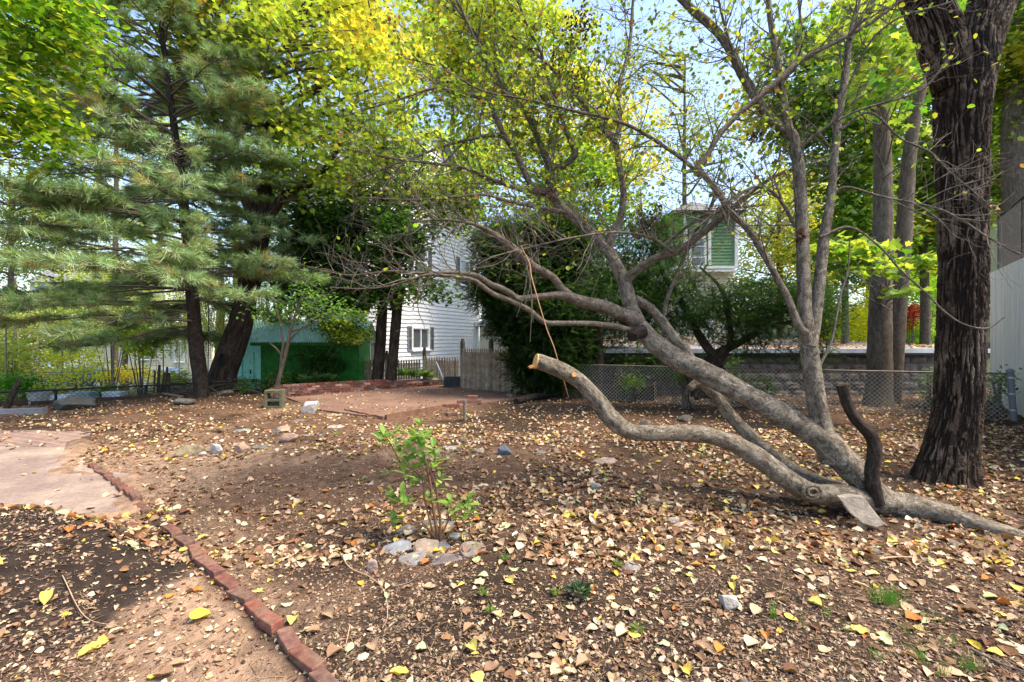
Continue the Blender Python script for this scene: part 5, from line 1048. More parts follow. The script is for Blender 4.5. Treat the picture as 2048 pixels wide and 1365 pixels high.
# leaves overhanging at the top left: a near maple whose trunk stands left of the frame
t = thing('overhanging_maple_tree', (-9.6, 5.2, 0), 'bright green maple leaning in over the top left corner', 'tree')
a = Acc(); p_ = np.array([[-9.6,5.2,-.2],[-9.5,5.2,2],[-9.2,5.3,4.4],[-8.8,5.3,7]]); tube(a, p_, [.26,.22,.18,.1], 16, 24, .12, 3); sub(a, 'trunk', M['mbark'], t, True)
foliage(t, [bl(40,60,6.2,120,90), bl(-40,220,6,130,120), bl(110,130,6.6,70,30), bl(60,260,6.4,60,60), bl(15,330,6.2,30,30), bl(110,30,6.4,80,40)], 300, 15, .12, .2, [(.13,.25,.015),(.18,.32,.02),(.09,.19,.015),(.30,.34,.03)], OV, .40, 1.0, branches=40, start=spline(p_, 30)[16:], br0=.03, seed=40)
# a second leafy tree far out left so that the corner is closed
# ================================================================ white pine
b = P(400, 800, 11.7)
t = thing('white_pine_tree', (b[0], b[1], -.05), 'tall blue green white pine with long soft needles on the left', 'tree')
sp = trunk(t, [(404,812,19),(403,795,16.5),(398,740,16),(392,690,15.5),(387,620,14),(380,540,12.5),(371,450,11),(362,360,9.5),(350,270,8),(336,170,7),(325,80,6),(318,-20,5),(310,-120,3)], 11.7, M['pbark'], 18, .1, nn=8)
NT = [needle_tmpl(18, 1.1, 900+i, .062) for i in range(5)]
br = Acc(); tips = []; tdir = []
zs = np.arange(1.75, 12.2, .25)
for zi, z in enumerate(zs):
    i = np.argmin(np.abs(sp[:, 2]-z)); base = sp[i]; base = np.array([np.interp(z, sp[:, 2], sp[:, 0]), base[1], z])
    Lz = np.interp(z, [1.7, 2.6, 4, 6.5, 9, 12], [3.6, 4.3, 4.1, 3.9, 3.5, 2.4])
    for k in range(5):
        az = rng.uniform(0, 2*np.pi); ca, sa = math.cos(az), math.sin(az)
        if z < 2.3 and ca > .1: continue
        L_ = Lz*rng.uniform(.65, 1.05)*(1.22 if ca < -.3 else .80 if ca > .3 else 1.0)
        rise = rng.uniform(-.06, .12)+.02*z; m_ = 9; tt = np.linspace(0, 1, m_); pts = base+np.stack([ca*L_*tt, sa*L_*tt, L_*(rise*tt-.16*tt**2)+.05*np.sin(tt*6+k)], 1)+rng.normal(0, .02, (m_, 3))
        r_ = np.linspace(.034 if z < 8 else .025, .006, m_); tube(br, pts, r_, 6, 14, .05, k, False)
        for j in range(int(L_*9)):
            u = rng.uniform(.3, 1); q = base+np.array([ca*L_*u, sa*L_*u, L_*(rise*u-.16*u*u)+.05*math.sin(u*6+k)]); sd_ = rng.choice([-1, 1]); ang = az+sd_*rng.uniform(.5, 1.15); l2 = rng.uniform(.25, .85)*(1.15-u*.55)
            e = q+np.array([math.cos(ang)*l2, math.sin(ang)*l2, rng.uniform(-.1, .14)*l2]); tube(br, [q, (q+e)/2+[0, 0, .03], e], [.008, .006, .003], 3, 4, 0, j % 5, False)
            nt_ = 2+int(l2*8)
            for w_ in range(nt_):
                f_ = rng.uniform(.35, 1.03); dd = (e-q)/l2+rng.normal(0, .45, 3)+np.array([0, 0, .15]); tips.append(q+(e-q)*f_+rng.normal(0, .03, 3)); tdir.append(dd)
sub(br, 'branches', M['twig'], t, True)
tips = np.array(tips); tdir = np.array(tdir)
keep = fbm(tips*.75, 410, 3)+.03*rng.normal(size=len(tips)) > np.where(tips[:, 2] < 5, .385, .41); tips = tips[keep]; tdir = tdir[keep]
cb_ = pal(len(tips), [(.25,.36,.15),(.31,.43,.20),(.18,.27,.10),(.28,.36,.13),(.38,.48,.26)], .3); yl = fbm(tips*1.7, 420, 2) > .63; yl &= rng.random(len(tips)) < .45; cb_[yl] = pal(yl.sum(), [(.46,.38,.16),(.40,.36,.15)], .15)
print('pine tufts', len(tips))
a = Acc(); s_ = np.arange(len(tips)) % 5
for q in range(5):
    m_ = s_ == q; a.tmpl(*NT[q], tips[m_], frames(tdir[m_]), rng.uniform(.18, .27, m_.sum()), cb_[m_])
sub(a, 'needles', M['needle'], t)
# ================================================================ yews
SPR = [sprig_tmpl(700+i) for i in range(4)]
def yew(name, label, base, blobs, n, trunks, seed, gap=.42, size=.16, cat='shrub', per=14, spread=.17):
    t = thing(name, base, label, cat, 0, 'dark yews'); a = Acc()
    for pts, r in trunks: tube(a, pts, r, 9, 18, .15, seed, True)
    sub(a, 'stems', M['mbark'], t, True)
    c, _ = in_blobs(blobs, n, .5); c = c[fbm(c*1.3, seed, 3) > gap]; c = c[c[:, 2] > .1]; m_ = len(c)*per; pos = np.repeat(c, per, 0)+rng.normal(0, spread, (m_, 3))*[1, 1, .6]
    out = pos-np.repeat(c, per, 0)+rng.normal(0, .1, (m_, 3)); cc = np.repeat(pal(len(c), [(.014,.036,.010),(.022,.055,.013),(.03,.072,.016),(.05,.10,.02)], .2), per, 0)*rng.uniform(.7, 1.4, (m_, 1))
    a = Acc(); s_ = np.arange(m_) % 4
    for q in range(4): k = s_ == q; a.tmpl(*SPR[q], pos[k], frames(out[k], np.array([0, 0, 1.])+rng.normal(0, .4, (k.sum(), 3))), rng.uniform(.8, 1.3, k.sum())*size, cc[k])
    sub(a, 'foliage', M['leaf'], t); return t
Yy = 12.3
b = P(1090, 800, Yy)
yew('tall_yew', 'big dark conical yew at the end of the picket fence', (b[0], b[1], 0), [bl(1080,620,Yy,105,80), bl(1060,560,Yy,110,60), bl(1100,700,Yy,85,80), bl(1105,760,Yy,70,40), bl(1120,490,Yy,70,60), bl(985,590,Yy,45,30), bl(1015,640,Yy,40,40), bl(1050,500,Yy,70,50), bl(990,500,Yy+.4,40,50)], 3800, [([P(1095+dx, 815, Yy), P(1100+dx*1.5, 700, Yy), P(1080+dx*3, 580, Yy+.2), P(1090+dx*3, 480, Yy)], [.09,.07,.045,.02]) for dx in (-18, 0, 20)], 500, .33, .2, per=15)
b = P(1400, 800, 9.6)
Y2 = 9.6
def yp(L_): p, r = path(L_, Y2, Y2+.01); return (p, r)
yew('spreading_yew', 'dark spreading yew with open layered boughs behind the leaning trunk', (b[0], b[1], 0), [bl(1240,590,Y2,90,40), bl(1330,560,Y2,70,45), bl(1350,620,Y2,110,28), bl(1440,650,Y2,110,22), bl(1520,600,Y2-.2,110,28), bl(1590,650,Y2,90,40), bl(1550,700,Y2,70,16), bl(1300,660,Y2,80,26), bl(1250,500,Y2+.3,60,50), bl(1640,610,Y2+.5,45,40), bl(1470,690,Y2,60,12), bl(1620,720,Y2,25,35), bl(1318,480,Y2+.2,45,45)], 1150,
    [yp([(1395,800,17),(1402,760,14),(1425,720,11),(1480,690,8),(1540,660,5),(1620,640,2)]), yp([(1415,800,14),(1440,745,11),(1400,680,9),(1370,620,7),(1330,560,5),(1300,500,3)]), yp([(1400,790,12),(1350,720,8),(1290,690,6),(1240,640,4),(1200,600,2)]), yp([(1430,740,8),(1460,690,7),(1455,630,6),(1440,580,4),(1400,540,2)]), yp([(1400,800,12),(1385,830,0),][:1]+[(1378,760,9),(1350,700,7),(1345,650,5)])], 520, .36, .15, per=15, spread=.14)
b = P(1197, 790, 12.0)
yew('shaded_yew', 'dark yew mass between the conical yew and the raised bed', (b[0], b[1], 0), [bl(1200,620,12.4,60,80), bl(1180,540,12.6,60,60), bl(1260,720,12.6,70,30), bl(1350,740,12.2,60,20), bl(1270,600,12.8,60,60)], 700, [([P(1197, 800, 12), P(1197, 700, 12), P(1190, 600, 12)], [.14,.12,.08]), ([P(1170, 800, 12), P(1180, 720, 12), P(1215, 620, 12)], [.04,.035,.02])], 540, .38, .18)
# ================================================================ twin pale trunks behind the right fence
b = P(1775, 815, 10.4)
t = thing('twin_pale_tree', (b[0], b[1], -.05), 'tall tree with two grey brown trunks just behind the mesh fence', 'tree')
s1 = trunk(t, [(1752,830,36),(1754,812,32),(1757,780,29),(1759,720,27),(1760,640,25),(1763,560,23),(1765,480,22),(1766,400,21),(1765,330,19),(1762,240,17),(1764,150,15),(1768,60,13),(1765,-60,10)], 10.45, M['gbark'], 22, .09, flute=(.15,.5))
s2 = trunk(t, [(1782,822,20),(1785,790,19),(1790,720,19),(1795,640,18.5),(1801,560,18),(1807,480,18),(1812,400,17.5),(1818,320,15),(1828,250,14),(1842,180,12),(1855,100,10),(1880,0,8)], 10.7, M['gbark'], 18, .09)
s3 = trunk(t, [(1766,250,8),(1745,220,7),(1722,180,6),(1708,120,5),(1700,40,4)], 10.4, M['gbark'], 8, name='limb')
foliage(t, [bl(1790,165,8.6,70,60), bl(1740,120,9,60,60), bl(1820,260,8.8,50,50), bl(1790,80,9.5,110,80)], 150, 12, .17, .26, LIM[:3]+[(.08,.2,.02)], MAPLE, .42, 1, branches=24, start=s1[24:], br0=.02, seed=50)
foliage(t, [bl(1800,545,7.6,75,14), bl(1790,590,7.4,32,10), bl(1845,525,7.6,30,22), bl(1700,500,8,50,24)], 40, 10, .15, .2, LIM[:3]+[(.08,.2,.02)], MAPLE, .2, 1, flat=.18, branches=14, start=s1[14:20], br0=.012, seed=51, name='low_leaves')
# slender sapling and stray stems right of the upright stem
a = Acc(); p, r = path([(1640,735,4),(1662,690,3),(1672,640,3),(1682,590,2.5),(1695,550,2),(1700,480,1.5)], 4.15, 4.3); tube(a, p, r, 6, 20, .05); sub(a, 'side_shoot', M['twig'], hero, True)
# ================================================================ yellow and red shrubs beyond the garage
def bush(name, label, px, py, Y, blobs, palette, n, per, size, spread, seed, cat='shrub', group=None, z0=None, tm=OV, gap=.35):
    x = (px-1024)/F*Y; z = float(gz(x, Y, False)) if z0 is None else z0; t = thing(name, (x, Y, z), label, cat, 0, group); a = Acc()
    for i in range(7):
        q = blobs[i % len(blobs)]; e = np.array(q[:3])+rng.normal(0, .4, 3)*np.array(q[3:6]); tube(a, [(x+rng.normal(0, .08), Y, z-.05), ((x+e[0])/2, (Y+e[1])/2, (z+e[2])/2+.05), e], [.025, .018, .006], 5, 8, 0, i, False)
    sub(a, 'stems', M['twig'], t, True); foliage(t, blobs, n, per, size, spread, palette, tm, gap, 1.2, shell=.2, seed=seed, name='leaves'); return t
bush('yellow_shrub', 'glowing yellow green shrub behind the garage roof left of the twin pale trunks', 1690, 700, 20.6, [bl(1690,655,20.6,60,45), bl(1655,680,20.6,40,22), bl(1730,610,21,35,40)], [(.68,.70,.05),(.55,.64,.05),(.75,.66,.06)], 520, 20, .12, .22, 60, z0=0.2)
bush('green_shrub', 'fresh green shrub behind the garage roof right of the twin pale trunks', 1850, 700, 20.6, [bl(1840,670,20.6,45,32), bl(1880,600,21.5,60,60), bl(1800,590,22,40,50)], [(.30,.52,.05),(.42,.60,.05),(.24,.42,.05)], 520, 20, .12, .22, 61, z0=.2)
bush('red_shrub', 'small red leaved shrub beside the fresh green shrub behind the roof', 1822, 690, 20.0, [bl(1825,632,20,22,22), bl(1815,655,20,18,10)], [(.42,.03,.04),(.5,.05,.05),(.3,.03,.03)], 75, 16, .1, .14, 62, z0=.3)
bush('dark_shrub', 'dark leafy shrub on the bank above the yellow shrub', 1650, 700, 23, [bl(1620,600,23,50,40), bl(1790,530,25,60,45)], GRN, 420, 18, .15, .3, 63, z0=.2)
# weeds along the right fence
for i, (px, py, Y, w_, h_, lab) in enumerate([(1375,760,9.9,35,22,'leafy weed at the foot of the spreading yew'), (1515,775,10.2,45,22,'leafy weed behind the mesh left of the upright stem'), (1470,745,10.9,14,40,'tall weed climbing the mesh fence left of the upright stem'), (1265,770,11.0,35,16,'low weed growing over the raised bed'), (1860,775,10.1,16,40,'weed against the block wall beside the furrowed tree'), (1998,770,9.0,18,28,'weed growing through the mesh beside the grey end post'), (1255,730,12.2,35,20,'bright green weed seen under the yews'), (1950,800,9.3,25,14,'dry weed at the foot of the furrowed tree side fence')]):
    bush('weed', lab, px, py, Y, [bl(px, py, Y, w_, h_)], [(.12,.24,.03),(.18,.30,.04),(.08,.16,.02)], 30, 9, .07, .09, 70+i, 'weed', 'weeds along the right fence', gap=.1)
# garden beds at the left
for i, (px, py, Y, w_, h_, pl, lab) in enumerate([(95,745,14,75,55,YEL+[(.5,.6,.05)],'tall yellow green bean bush near the left poles'), (160,730,15.5,50,50,[(.55,.62,.06),(.42,.52,.05)],'yellow green bush in the middle of the lower garden'), (205,800,13.4,35,22,GRN+LIM[:1],'low leafy greens between the pale boxes'), (250,755,17,60,18,YEL+LIM[:1],'yellow low bed before the parked cars'), (37,770,11.3,18,12,[(.06,.22,.02),(.1,.26,.02)],'small bright green bush beside the slanting dead stump'), (10,720,13,40,50,LIM+PALE,'leafy bush at the left frame edge'), (60,800,12.4,70,18,GRN+LIM,'low weeds at the foot of the left poles'), (285,690,13.6,40,38,[(.5,.6,.05),(.4,.5,.04)],'yellow green vine hanging on the trellis'), (345,770,14.5,45,22,PALE+LIM[:1],'pale weeds behind the brush pile'), (225,660,16,60,30,LIM[:2]+PALE,'thin vine over the middle of the trellis')]):
    bush('garden_plant', lab, px, py, Y, [bl(px, py, Y, w_, h_)], pl, 100 if w_ > 30 else 40, 14, .10, .17, 90+i, 'plant', 'plants of the lower garden', gap=.3)
a = Acc(); p, r = path([(8,835,9),(22,800,8),(35,775,7),(38,765,5)], 9.6, 9.8); tube(a, p, r, 9, 12, .15, 3); tag(a.build('dead_stump', M['pbark'], smooth=True), 'slanting dark dead stump at the left end of the fence', 'stump')
# plants at the shed and wall
hosta = (np.array([[0,0,0],[.3,-.3,.12],[.7,-.28,.1],[1,0,-.12],[.7,.28,.1],[.3,.3,.12]]), OV[1])
def rosette(name, label, x, y, z, n, size, palette, cat, tilt=.6, group=None, tm=hosta, wd=1.0):
    t_ = rng.uniform(0, 6.283, n); el = rng.uniform(.2, 1.1, n)*tilt; d = np.stack([np.cos(t_)*np.cos(el), np.sin(t_)*np.cos(el), np.sin(el)], 1); a = Acc()
    sc = rng.uniform(.6, 1.1, n)*size; a.tmpl(*tm, np.array([x, y, z])+d*sc[:, None]*.35+rng.normal(0, size*.12, (n, 3))*[1, 1, .2], frames(d, np.array([0, 0, 1.])+rng.normal(0, .2, (n, 3))), np.column_stack([sc, sc*wd, sc]), pal(n, palette))
    o = a.build(name, M['leaf'], loc=(x, y, z)); return tag(o, label, cat, group)
HG = [(.12,.22,.06),(.18,.30,.10),(.09,.17,.05)]
for i, (px, py, Y, lab) in enumerate([(612,768,13.2,'leftmost broad leaved hosta by the dark shed wall'), (640,764,13.4,'middle broad leaved hosta by the dark shed wall'), (662,768,13.7,'right broad leaved hosta by the dark shed wall'), (808,755,14.3,'big pale hosta right of the twin dark trunks'), (835,758,14.5,'hosta between two others behind the brick wall'), (855,757,14.6,'rightmost hosta behind the brick wall near the sleeper')]):
    q = P(px, py, Y); rosette('hosta', lab, q[0], q[1], max(q[2]-.05, .1), 26, .26, HG, 'plant', .9, 'hostas behind the low brick wall')
bush('vine', 'dark leafy vine hanging over the shed wall and roof end', 600, 740, 14.2, [bl(625,720,14.25,45,22), bl(690,668,14.0,40,22), bl(590,760,13.6,20,12), bl(650,735,14.3,50,14)], DKG+GRN[:1], 260, 14, .09, .12, 120, 'vine')
bush('weed', 'dark weeds between the hollow trunk and the brick wall', 520, 780, 12.8, [bl(510,775,12.8,45,14), bl(560,765,12.9,30,20), bl(470,790,12.4,30,8)], DKG+GRN, 130, 12, .07, .1, 121, 'weed')
# sapling at the cinder block
b = P(551, 805, 10.5)
t = thing('sapling', (b[0], b[1], 0), 'young forked sapling growing out behind the cinder block', 'tree')
a = Acc()
for L_ in ([(549,812,6),(556,770,5),(565,735,4.5),(572,710,4),(580,670,3.5),(592,630,2.5),(606,590,1.5)], [(562,745,4),(564,715,3.5),(566,690,3),(560,650,2),(548,610,1)], [(567,720,2.5),(552,702,2),(540,692,1)], [(576,690,2.5),(600,665,2),(630,650,1)], [(580,670,2),(620,655,1.5),(668,630,1)], [(585,650,2),(570,620,1.5),(540,600,1)]):
    p, r = path(L_, 10.5, 10.4); tube(a, p, r, 7, 16, .08, 2, False)
sub(a, 'trunk', M['gbark'], t, True)
foliage(t, [bl(560,640,10.4,60,14), bl(640,635,10.4,55,14), bl(540,620,10.4,50,26), bl(600,600,10.3,60,20), bl(660,620,10.4,50,28), bl(600,560,10.4,60,30)], 130, 9, .09, .14, [(.08,.18,.04),(.12,.24,.05),(.17,.28,.06),(.05,.12,.03)], OV, .34, 1.1, seed=130)
# ================================================================ foreground shrub
sx, sy = G(872, 1085); sz = float(gz(sx, sy))
t = thing('young_shrub', (sx, sy, sz), 'young bright green leafy shrub in the foreground, ringed by slates', 'shrub')
a = Acc(); ends = []
for L_ in ([(876,1083,3.5),(868,1030,3.2),(862,985,3),(855,945,2.6),(842,905,2),(838,875,1.4)], [(880,1085,3),(880,1040,2.6),(872,985,2.2),(862,950,1.6),(850,925,1.2)], [(870,1085,2.6),(858,1040,2),(848,1000,1.8),(842,960,1.4),(800,930,1.2),(770,905,1)], [(872,1083,2),(840,1045,1.6),(805,1015,1.2),(775,1000,1)], [(882,1083,2.4),(900,1040,1.8),(925,1020,1.3),(940,1010,1)], [(885,1086,2),(910,1060,1.5),(930,1050,1)], [(862,985,2),(835,950,1.5),(815,945,1)], [(866,1086,1.8),(850,1060,1.2),(800,1050,1),(787,1045,.8)], [(858,955,2),(870,925,1.3),(868,905,1)], [(800,930,1.2),(782,895,1),(770,875,.8)]):
    Y_ = sy+rng.normal(0, .05); p, r = path(L_, sy, Y_+rng.uniform(-.2, .15)); tube(a, p, r, 6, 18, .05, 2, False); ends.append(p)
sub(a, 'stems', plain('red_brown_stem', (.16,.085,.045), .7), t, True)
LV = (np.array([[0,0,0],[.18,-.13,.03],[.45,-.22,.05],[.75,-.16,.03],[1,0,-.05],[.75,.16,.03],[.45,.22,.05],[.18,.13,.03],[.5,0,.0]]), [(0,1,2,8),(8,2,3,4),(8,4,5,6),(0,8,6,7)])
pos = []; dd = []; 
tips = [(790,880),(770,885),(842,868),(836,880),(850,890),(828,890),(760,895),(790,905),(800,925),(815,932),(840,920),(860,915),(870,930),(850,940),(825,950),(812,962),(870,945),(830,975),(800,1005),(778,1000),(790,1020),(812,1018),(936,1015),(925,1028),(940,1038),(905,1040),(932,1052),(785,1050),(790,1058),(868,1000),(858,1010),(880,975),(815,905),(902,1020),(845,905)]
for (px, py) in tips:
    c = P(px, py, sy+rng.uniform(-.15, .12)); n = 7; ax = np.array([rng.normal(0, .3), rng.normal(0, .3), 1.])
    for k in range(n):
        az = k*2.4+rng.normal(0, .3); el = rng.uniform(-.1, .9); pos.append(c+rng.normal(0, .006, 3)+ax*(k*.008)); dd.append([math.cos(az)*math.cos(el), math.sin(az)*math.cos(el), math.sin(el)])
pos = np.array(pos); dd = np.array(dd); a = Acc(); n = len(pos)
a.tmpl(*LV, pos, frames(dd, np.array([0, 0, 1.])+rng.normal(0, .15, (n, 3))), rng.uniform(.05, .115, n), pal(n, [(.16,.30,.05),(.22,.38,.07),(.11,.23,.05),(.30,.42,.12)], .2)); sub(a, 'leaves', M['leaf'], t)
# ================================================================ small ground plants
x, y = G(1160, 1205); rosette('rosette_plant', 'small grey green rosette plant in the foreground leaves', x, y, .03, 60, .075, [(.07,.13,.08),(.10,.17,.11),(.05,.09,.05)], 'plant', 1.3, None, OV, .5)
for i, (px, py, lab) in enumerate([(775,960,'tiny seedling left of the shrub'), (932,945-60,'tiny green seedling behind the dark grey flat stone'), (675,875,'tiny green weed beside the pale broken slab'), (965,1200,'low creeping weed below the slate ring'), (1010,1130,'tiny pale weed right of the slate ring'), (980,1240,'small clover like weed in the foreground'), (1235,1140,'small weed left of the square paving fragment'), (1275,1270,'pale green seedling near the brown shard'), (1115,1200,'small weed left of the rosette plant')]):
    x, y = G(px, py); rosette('seedling', lab, x, y, float(gz(x, y))+.01, 12 if i < 3 else 22, .07 if i < 3 else .035, [(.14,.24,.05),(.2,.3,.07)], 'plant', 1.0, 'seedlings in the soil', OV, .6)
def tuft(px, py, n, h, wdt, lab, col=((.10,.26,.03),(.14,.32,.04),(.08,.2,.03))):
    x, y = G(px, py); z = float(gz(x, y)); a = Acc()
    for i in range(n):
        b = np.array([rng.normal(0, wdt), rng.normal(0, wdt*.7), -.01]); hh = h*rng.uniform(.45, 1); ln = np.array([rng.normal(0, .18), rng.normal(0, .18), 1])*hh; w_ = np.array([.0014, 0, 0]); bend = np.array([rng.normal(0, .15), rng.normal(0, .15), 0])*hh
        a.add([b-w_, b+w_, b+ln*.55+w_*.8, b+ln*.55-w_*.8, b+ln+bend], [(0,1,2,3),(3,2,4)], pal(1, col)[0])
    o = a.build('grass_tuft', M['leaf']); o.location = (x, y, z); tag(o, lab, 'grass', 'grass tufts in the right foreground')
for q in [(1777,1215,120,.15,.035,'thickest bright green grass tuft in the right foreground'), (1547,1245,22,.14,.012,'slim grass tuft left of the thickest one'), (1607,1262,7,.10,.004,'single thin grass sprout right of the slim tuft'), (1652,1240,8,.1,.01,'faint thin grass blades above the dark soil'), (1690,1270,14,.09,.02,'sparse grass blades below left of the thick tuft'), (1745,1200,14,.12,.015,'dry looking blades touching the thick tuft'), (1838,1325,26,.12,.02,'green tuft near the bottom beside a yellow leaf'), (1860,1250,18,.1,.03,'sparse blades right of the thick tuft'), (1935,1345,40,.12,.025,'grass tuft at the bottom right edge'), (1885,1355,16,.1,.01,'tiny tuft at the bottom left of the edge tuft'), (1755,1330,16,.09,.02,'faint grass tuft left of the green bottom tuft'), (1900,1300,16,.09,.03,'thin blades between the two bottom tufts'), (1820,1275,14,.09,.02,'thin blades just below right of the thick tuft')]: tuft(*q)
# ================================================================ sticks on the ground
def stick(pts, r, lab, m='twig'):
    p = [np.array([*G(px, py), 0]) for px, py in pts]
    for q in p: q[2] = float(gz(q[0], q[1]))+.012+r*.5
    a = Acc(); tube(a, p, np.linspace(r, r*.5, len(p)), 6, len(p)*5, .1, 2); tag(a.build('stick', M[m], smooth=True), lab, 'stick', 'sticks lying on the soil')
M['tanstick'] = plain('pale_stick', (.36,.25,.16), .8, nscale=20, var=.3)
stick([(1748,1130),(1800,1128),(1868,1129)], .008, 'straight pale peeled stick in the right foreground above the grass', 'tanstick')
stick([(680,1110),(700,1145),(740,1165),(768,1195),(775,1240),(765,1270)], .004, 'long bent tan twig below left of the slate ring', 'tanstick')
stick([(1410,1045),(1400,1075),(1375,1090)], .003, 'short curved twig beside the tan squarish stone', 'tanstick')
stick([(1545,1115),(1600,1160),(1680,1190),(1720,1210)], .003, 'thin dark twig left of the thick grass tuft')
stick([(1430,1170),(1400,1200),(1360,1210)], .0035, 'curved dark twig right of the square paving fragment')
stick([(1840,1225),(1930,1255),(2010,1258),(2048,1245)], .0035, 'long arching dark twig at the right edge')
stick([(1940,1310),(2000,1340),(2048,1358)], .007, 'thick dark stick in the bottom right corner')
stick([(1060,1060),(1100,1050),(1130,1035)], .003, 'thin pale twig in the centre of the garden', 'tanstick')
stick([(785,1185),(820,1175),(845,1150)], .005, 'short dark stick below the slate ring')
stick([(125,1215),(170,1250),(240,1262)], .003, 'tan leaf stalk on the dark soil heap', 'tanstick')
stick([(1320,955),(1318,990),(1335,1005)], .003, 'thin curled twig near the light grey stone', 'tanstick')
stick([(1820,940),(1880,950),(1960,970),(1975,975)], .004, 'long straight thin twig at the foot of the furrowed tree', 'tanstick')
stick([(700,1265),(690,1310)], .004, 'short tan twig in the near left centre', 'tanstick')
# ================================================================ fallen leaves
TANS = [(.42,.28,.17),(.53,.38,.235),(.33,.205,.12),(.47,.33,.205),(.55,.42,.28),(.39,.25,.15),(.57,.46,.31),(.27,.16,.095)]
BRNS = [(.20,.10,.05),(.14,.07,.04),(.26,.14,.07)]
YELS = [(.62,.44,.06),(.58,.46,.12),(.66,.50,.10)]
ORNS = [(.60,.22,.04),(.62,.28,.05),(.45,.16,.04)]
PALS = [(.42,.44,.21),(.50,.48,.28),(.38,.40,.24)]
def leafmesh(seed, broad=1.0):
    """curled ovate leaf, 1 m long: 7 x 5 grid, plus a stalk"""
    r = np.random.default_rng(seed); u = np.linspace(0, 1, 8); prof = np.array([.04,.30,.43,.46,.43,.34,.20,.02])*broad*r.uniform(.8, 1.05)
    v = []; c1, c2, tw_ = r.uniform(-.2, .9), r.uniform(-.5, .9), r.uniform(-.7, .7); wob = r.normal(0, .045, (8, 5))
    for i in range(8):
        for j in range(5):
            s = (j-2)/2; y = s*prof[i]*(1+wob[i, 0]*2); z = c1*abs(s)**1.6*prof[i]*1.1+c2*(u[i]-.5)**2*.9+tw_*s*prof[i]*(u[i]-.5)+wob[i, j]*.7
            v.append((u[i]-.5, y, z))
    v = np.array(v); v[:, 2] -= v[:, 2].min(); f = [(i*5+j, i*5+j+1, i*5+j+6, i*5+j+5) for i in range(7) for j in range(4)]
    if r.random() < .6:
        z0 = v[2, 2]; v = np.vstack([v, [(-.5,-.012,z0),(-.5,.012,z0),(-.85,.05*r.normal()+.012,.05),(-.85,.0,.05)]]); f.append((40,41,42,43))
    return v, f
VAR = [leafmesh(50+i, 1.0 if i % 3 else .62) for i in range(14)]
def rotm(yaw, t1, t2):
    return np.array(Matrix.Rotation(yaw, 3, 'Z')@Matrix.Rotation(t1, 3, 'X')@Matrix.Rotation(t2, 3, 'Y'))
kinds = [('tan', TANS, .66), ('brown', BRNS, .13), ('yellow', YELS, .10), ('orange', ORNS, .04), ('pale green', PALS, .07)]
cache = {}
def one_leaf(x, y, kind, size, label, var=None, yaw=None, group='fallen leaves in the near foreground', lift=0):
    vi = rng.integers(0, len(VAR)) if var is None else var; ki = rng.integers(0, 3); kd = dict((a_, b_) for a_, b_, _ in kinds)[kind]; ki = ki % len(kd); key = (vi, kind, ki)
    if key not in cache:
        v, f = VAR[vi]; a = Acc(); c = np.array(kd[(ki*2+vi) % len(kd)])*(.85+.3*fbm(v*4+vi, vi, 2))[:, None]; a.add(v, f, c); o = a.build('fallen_leaf', M['dry_leaf'], smooth=True); cache[key] = o.data
    else:
        o = bpy.data.objects.new('fallen_leaf', cache[key]); COL.objects.link(o)
    o.scale = (size,)*3; z = float(gz(x, y))
    gx = float(gz(x+.03, y)-gz(x-.03, y))/.06; gy = float(gz(x, y+.03)-gz(x, y-.03))/.06
    o.location = (x, y, z+.003+lift); q = Vector((-gx, -gy, 1)).to_track_quat('Z', 'Y'); o.rotation_mode = 'QUATERNION'
    o.rotation_quaternion = q@Matrix.Rotation(rng.uniform(0, 6.283) if yaw is None else yaw, 3, 'Z').to_quaternion()@Matrix.Rotation(rng.normal(0, .14), 3, 'X').to_quaternion()
    return tag(o, label, 'leaf', group)
NOTE = [(1393,1142,'orange',.075,'bright orange leaf right of the square paving fragment'),(92,1243,'yellow',.10,'long golden yellow leaf on the dark soil heap'),(176,1314,'yellow',.10,'golden leaf with a long stalk low on the dark soil heap'),(135,1152,'orange',.07,'orange yellow leaf at the top of the soil heap'),(585,1250,'yellow',.06,'yellow leaf just right of the edging bricks'),(264,1134,'pale green',.07,'large pale yellow green leaf on the sandy path'),(400,1250,'yellow',.10,'large limp yellow leaf beside the edging bricks'),(1090,1115,'orange',.055,'dark orange leaf right of the slate ring'),(945,1310,'yellow',.07,'big round pale yellow leaf near the bottom centre'),(795,1358,'yellow',.085,'yellow leaf cut by the bottom edge of the photo'),(995,1018+230,'yellow',.055,'upright yellow leaf below the rosette plant side'),(1246,1278,'tan',.08,'big tan leaf in the lower right centre'),(1975,1170,'orange',.07,'orange brown leaf in the right foreground'),(1825,1243,'orange',.085,'long orange leaf right of the thick grass tuft'),(1630,1218,'yellow',.065,'pale yellow oval leaf left of the thick grass tuft'),(1720,1275,'yellow',.08,'long yellow leaf below the thick grass tuft'),(1770,1300,'pale green',.06,'silvery pale green leaf below the thick grass tuft'),(1505,1055+240,'tan',.09,'curled beige leaf in the right foreground'),(625,1280,'tan',.07,'curled tan leaf standing by the near edging bricks'),(1020,1170,'yellow',.06,'golden curled leaf above the rosette plant'),(480,1088,'yellow',.05,'small yellow leaf in the middle of the bare soil'),(1990,1315,'yellow',.06,'yellow leaf near the bottom right sticks'),(1410,1310,'tan',.085,'large square ended tan leaf near the bottom'),(325,1360,'tan',.08,'pale tan leaf at the bottom of the sandy path'),(700,905+400,'pale green',.055,'narrow pale green leaf in the near centre')]
for px, py, k_, s_, lab in NOTE: x, y = G(px, py); one_leaf(x, y, k_, s_*1.05, lab, lift=.006)
adj = ['flat','curled','cupped','crumpled','twisted','oval','broad']
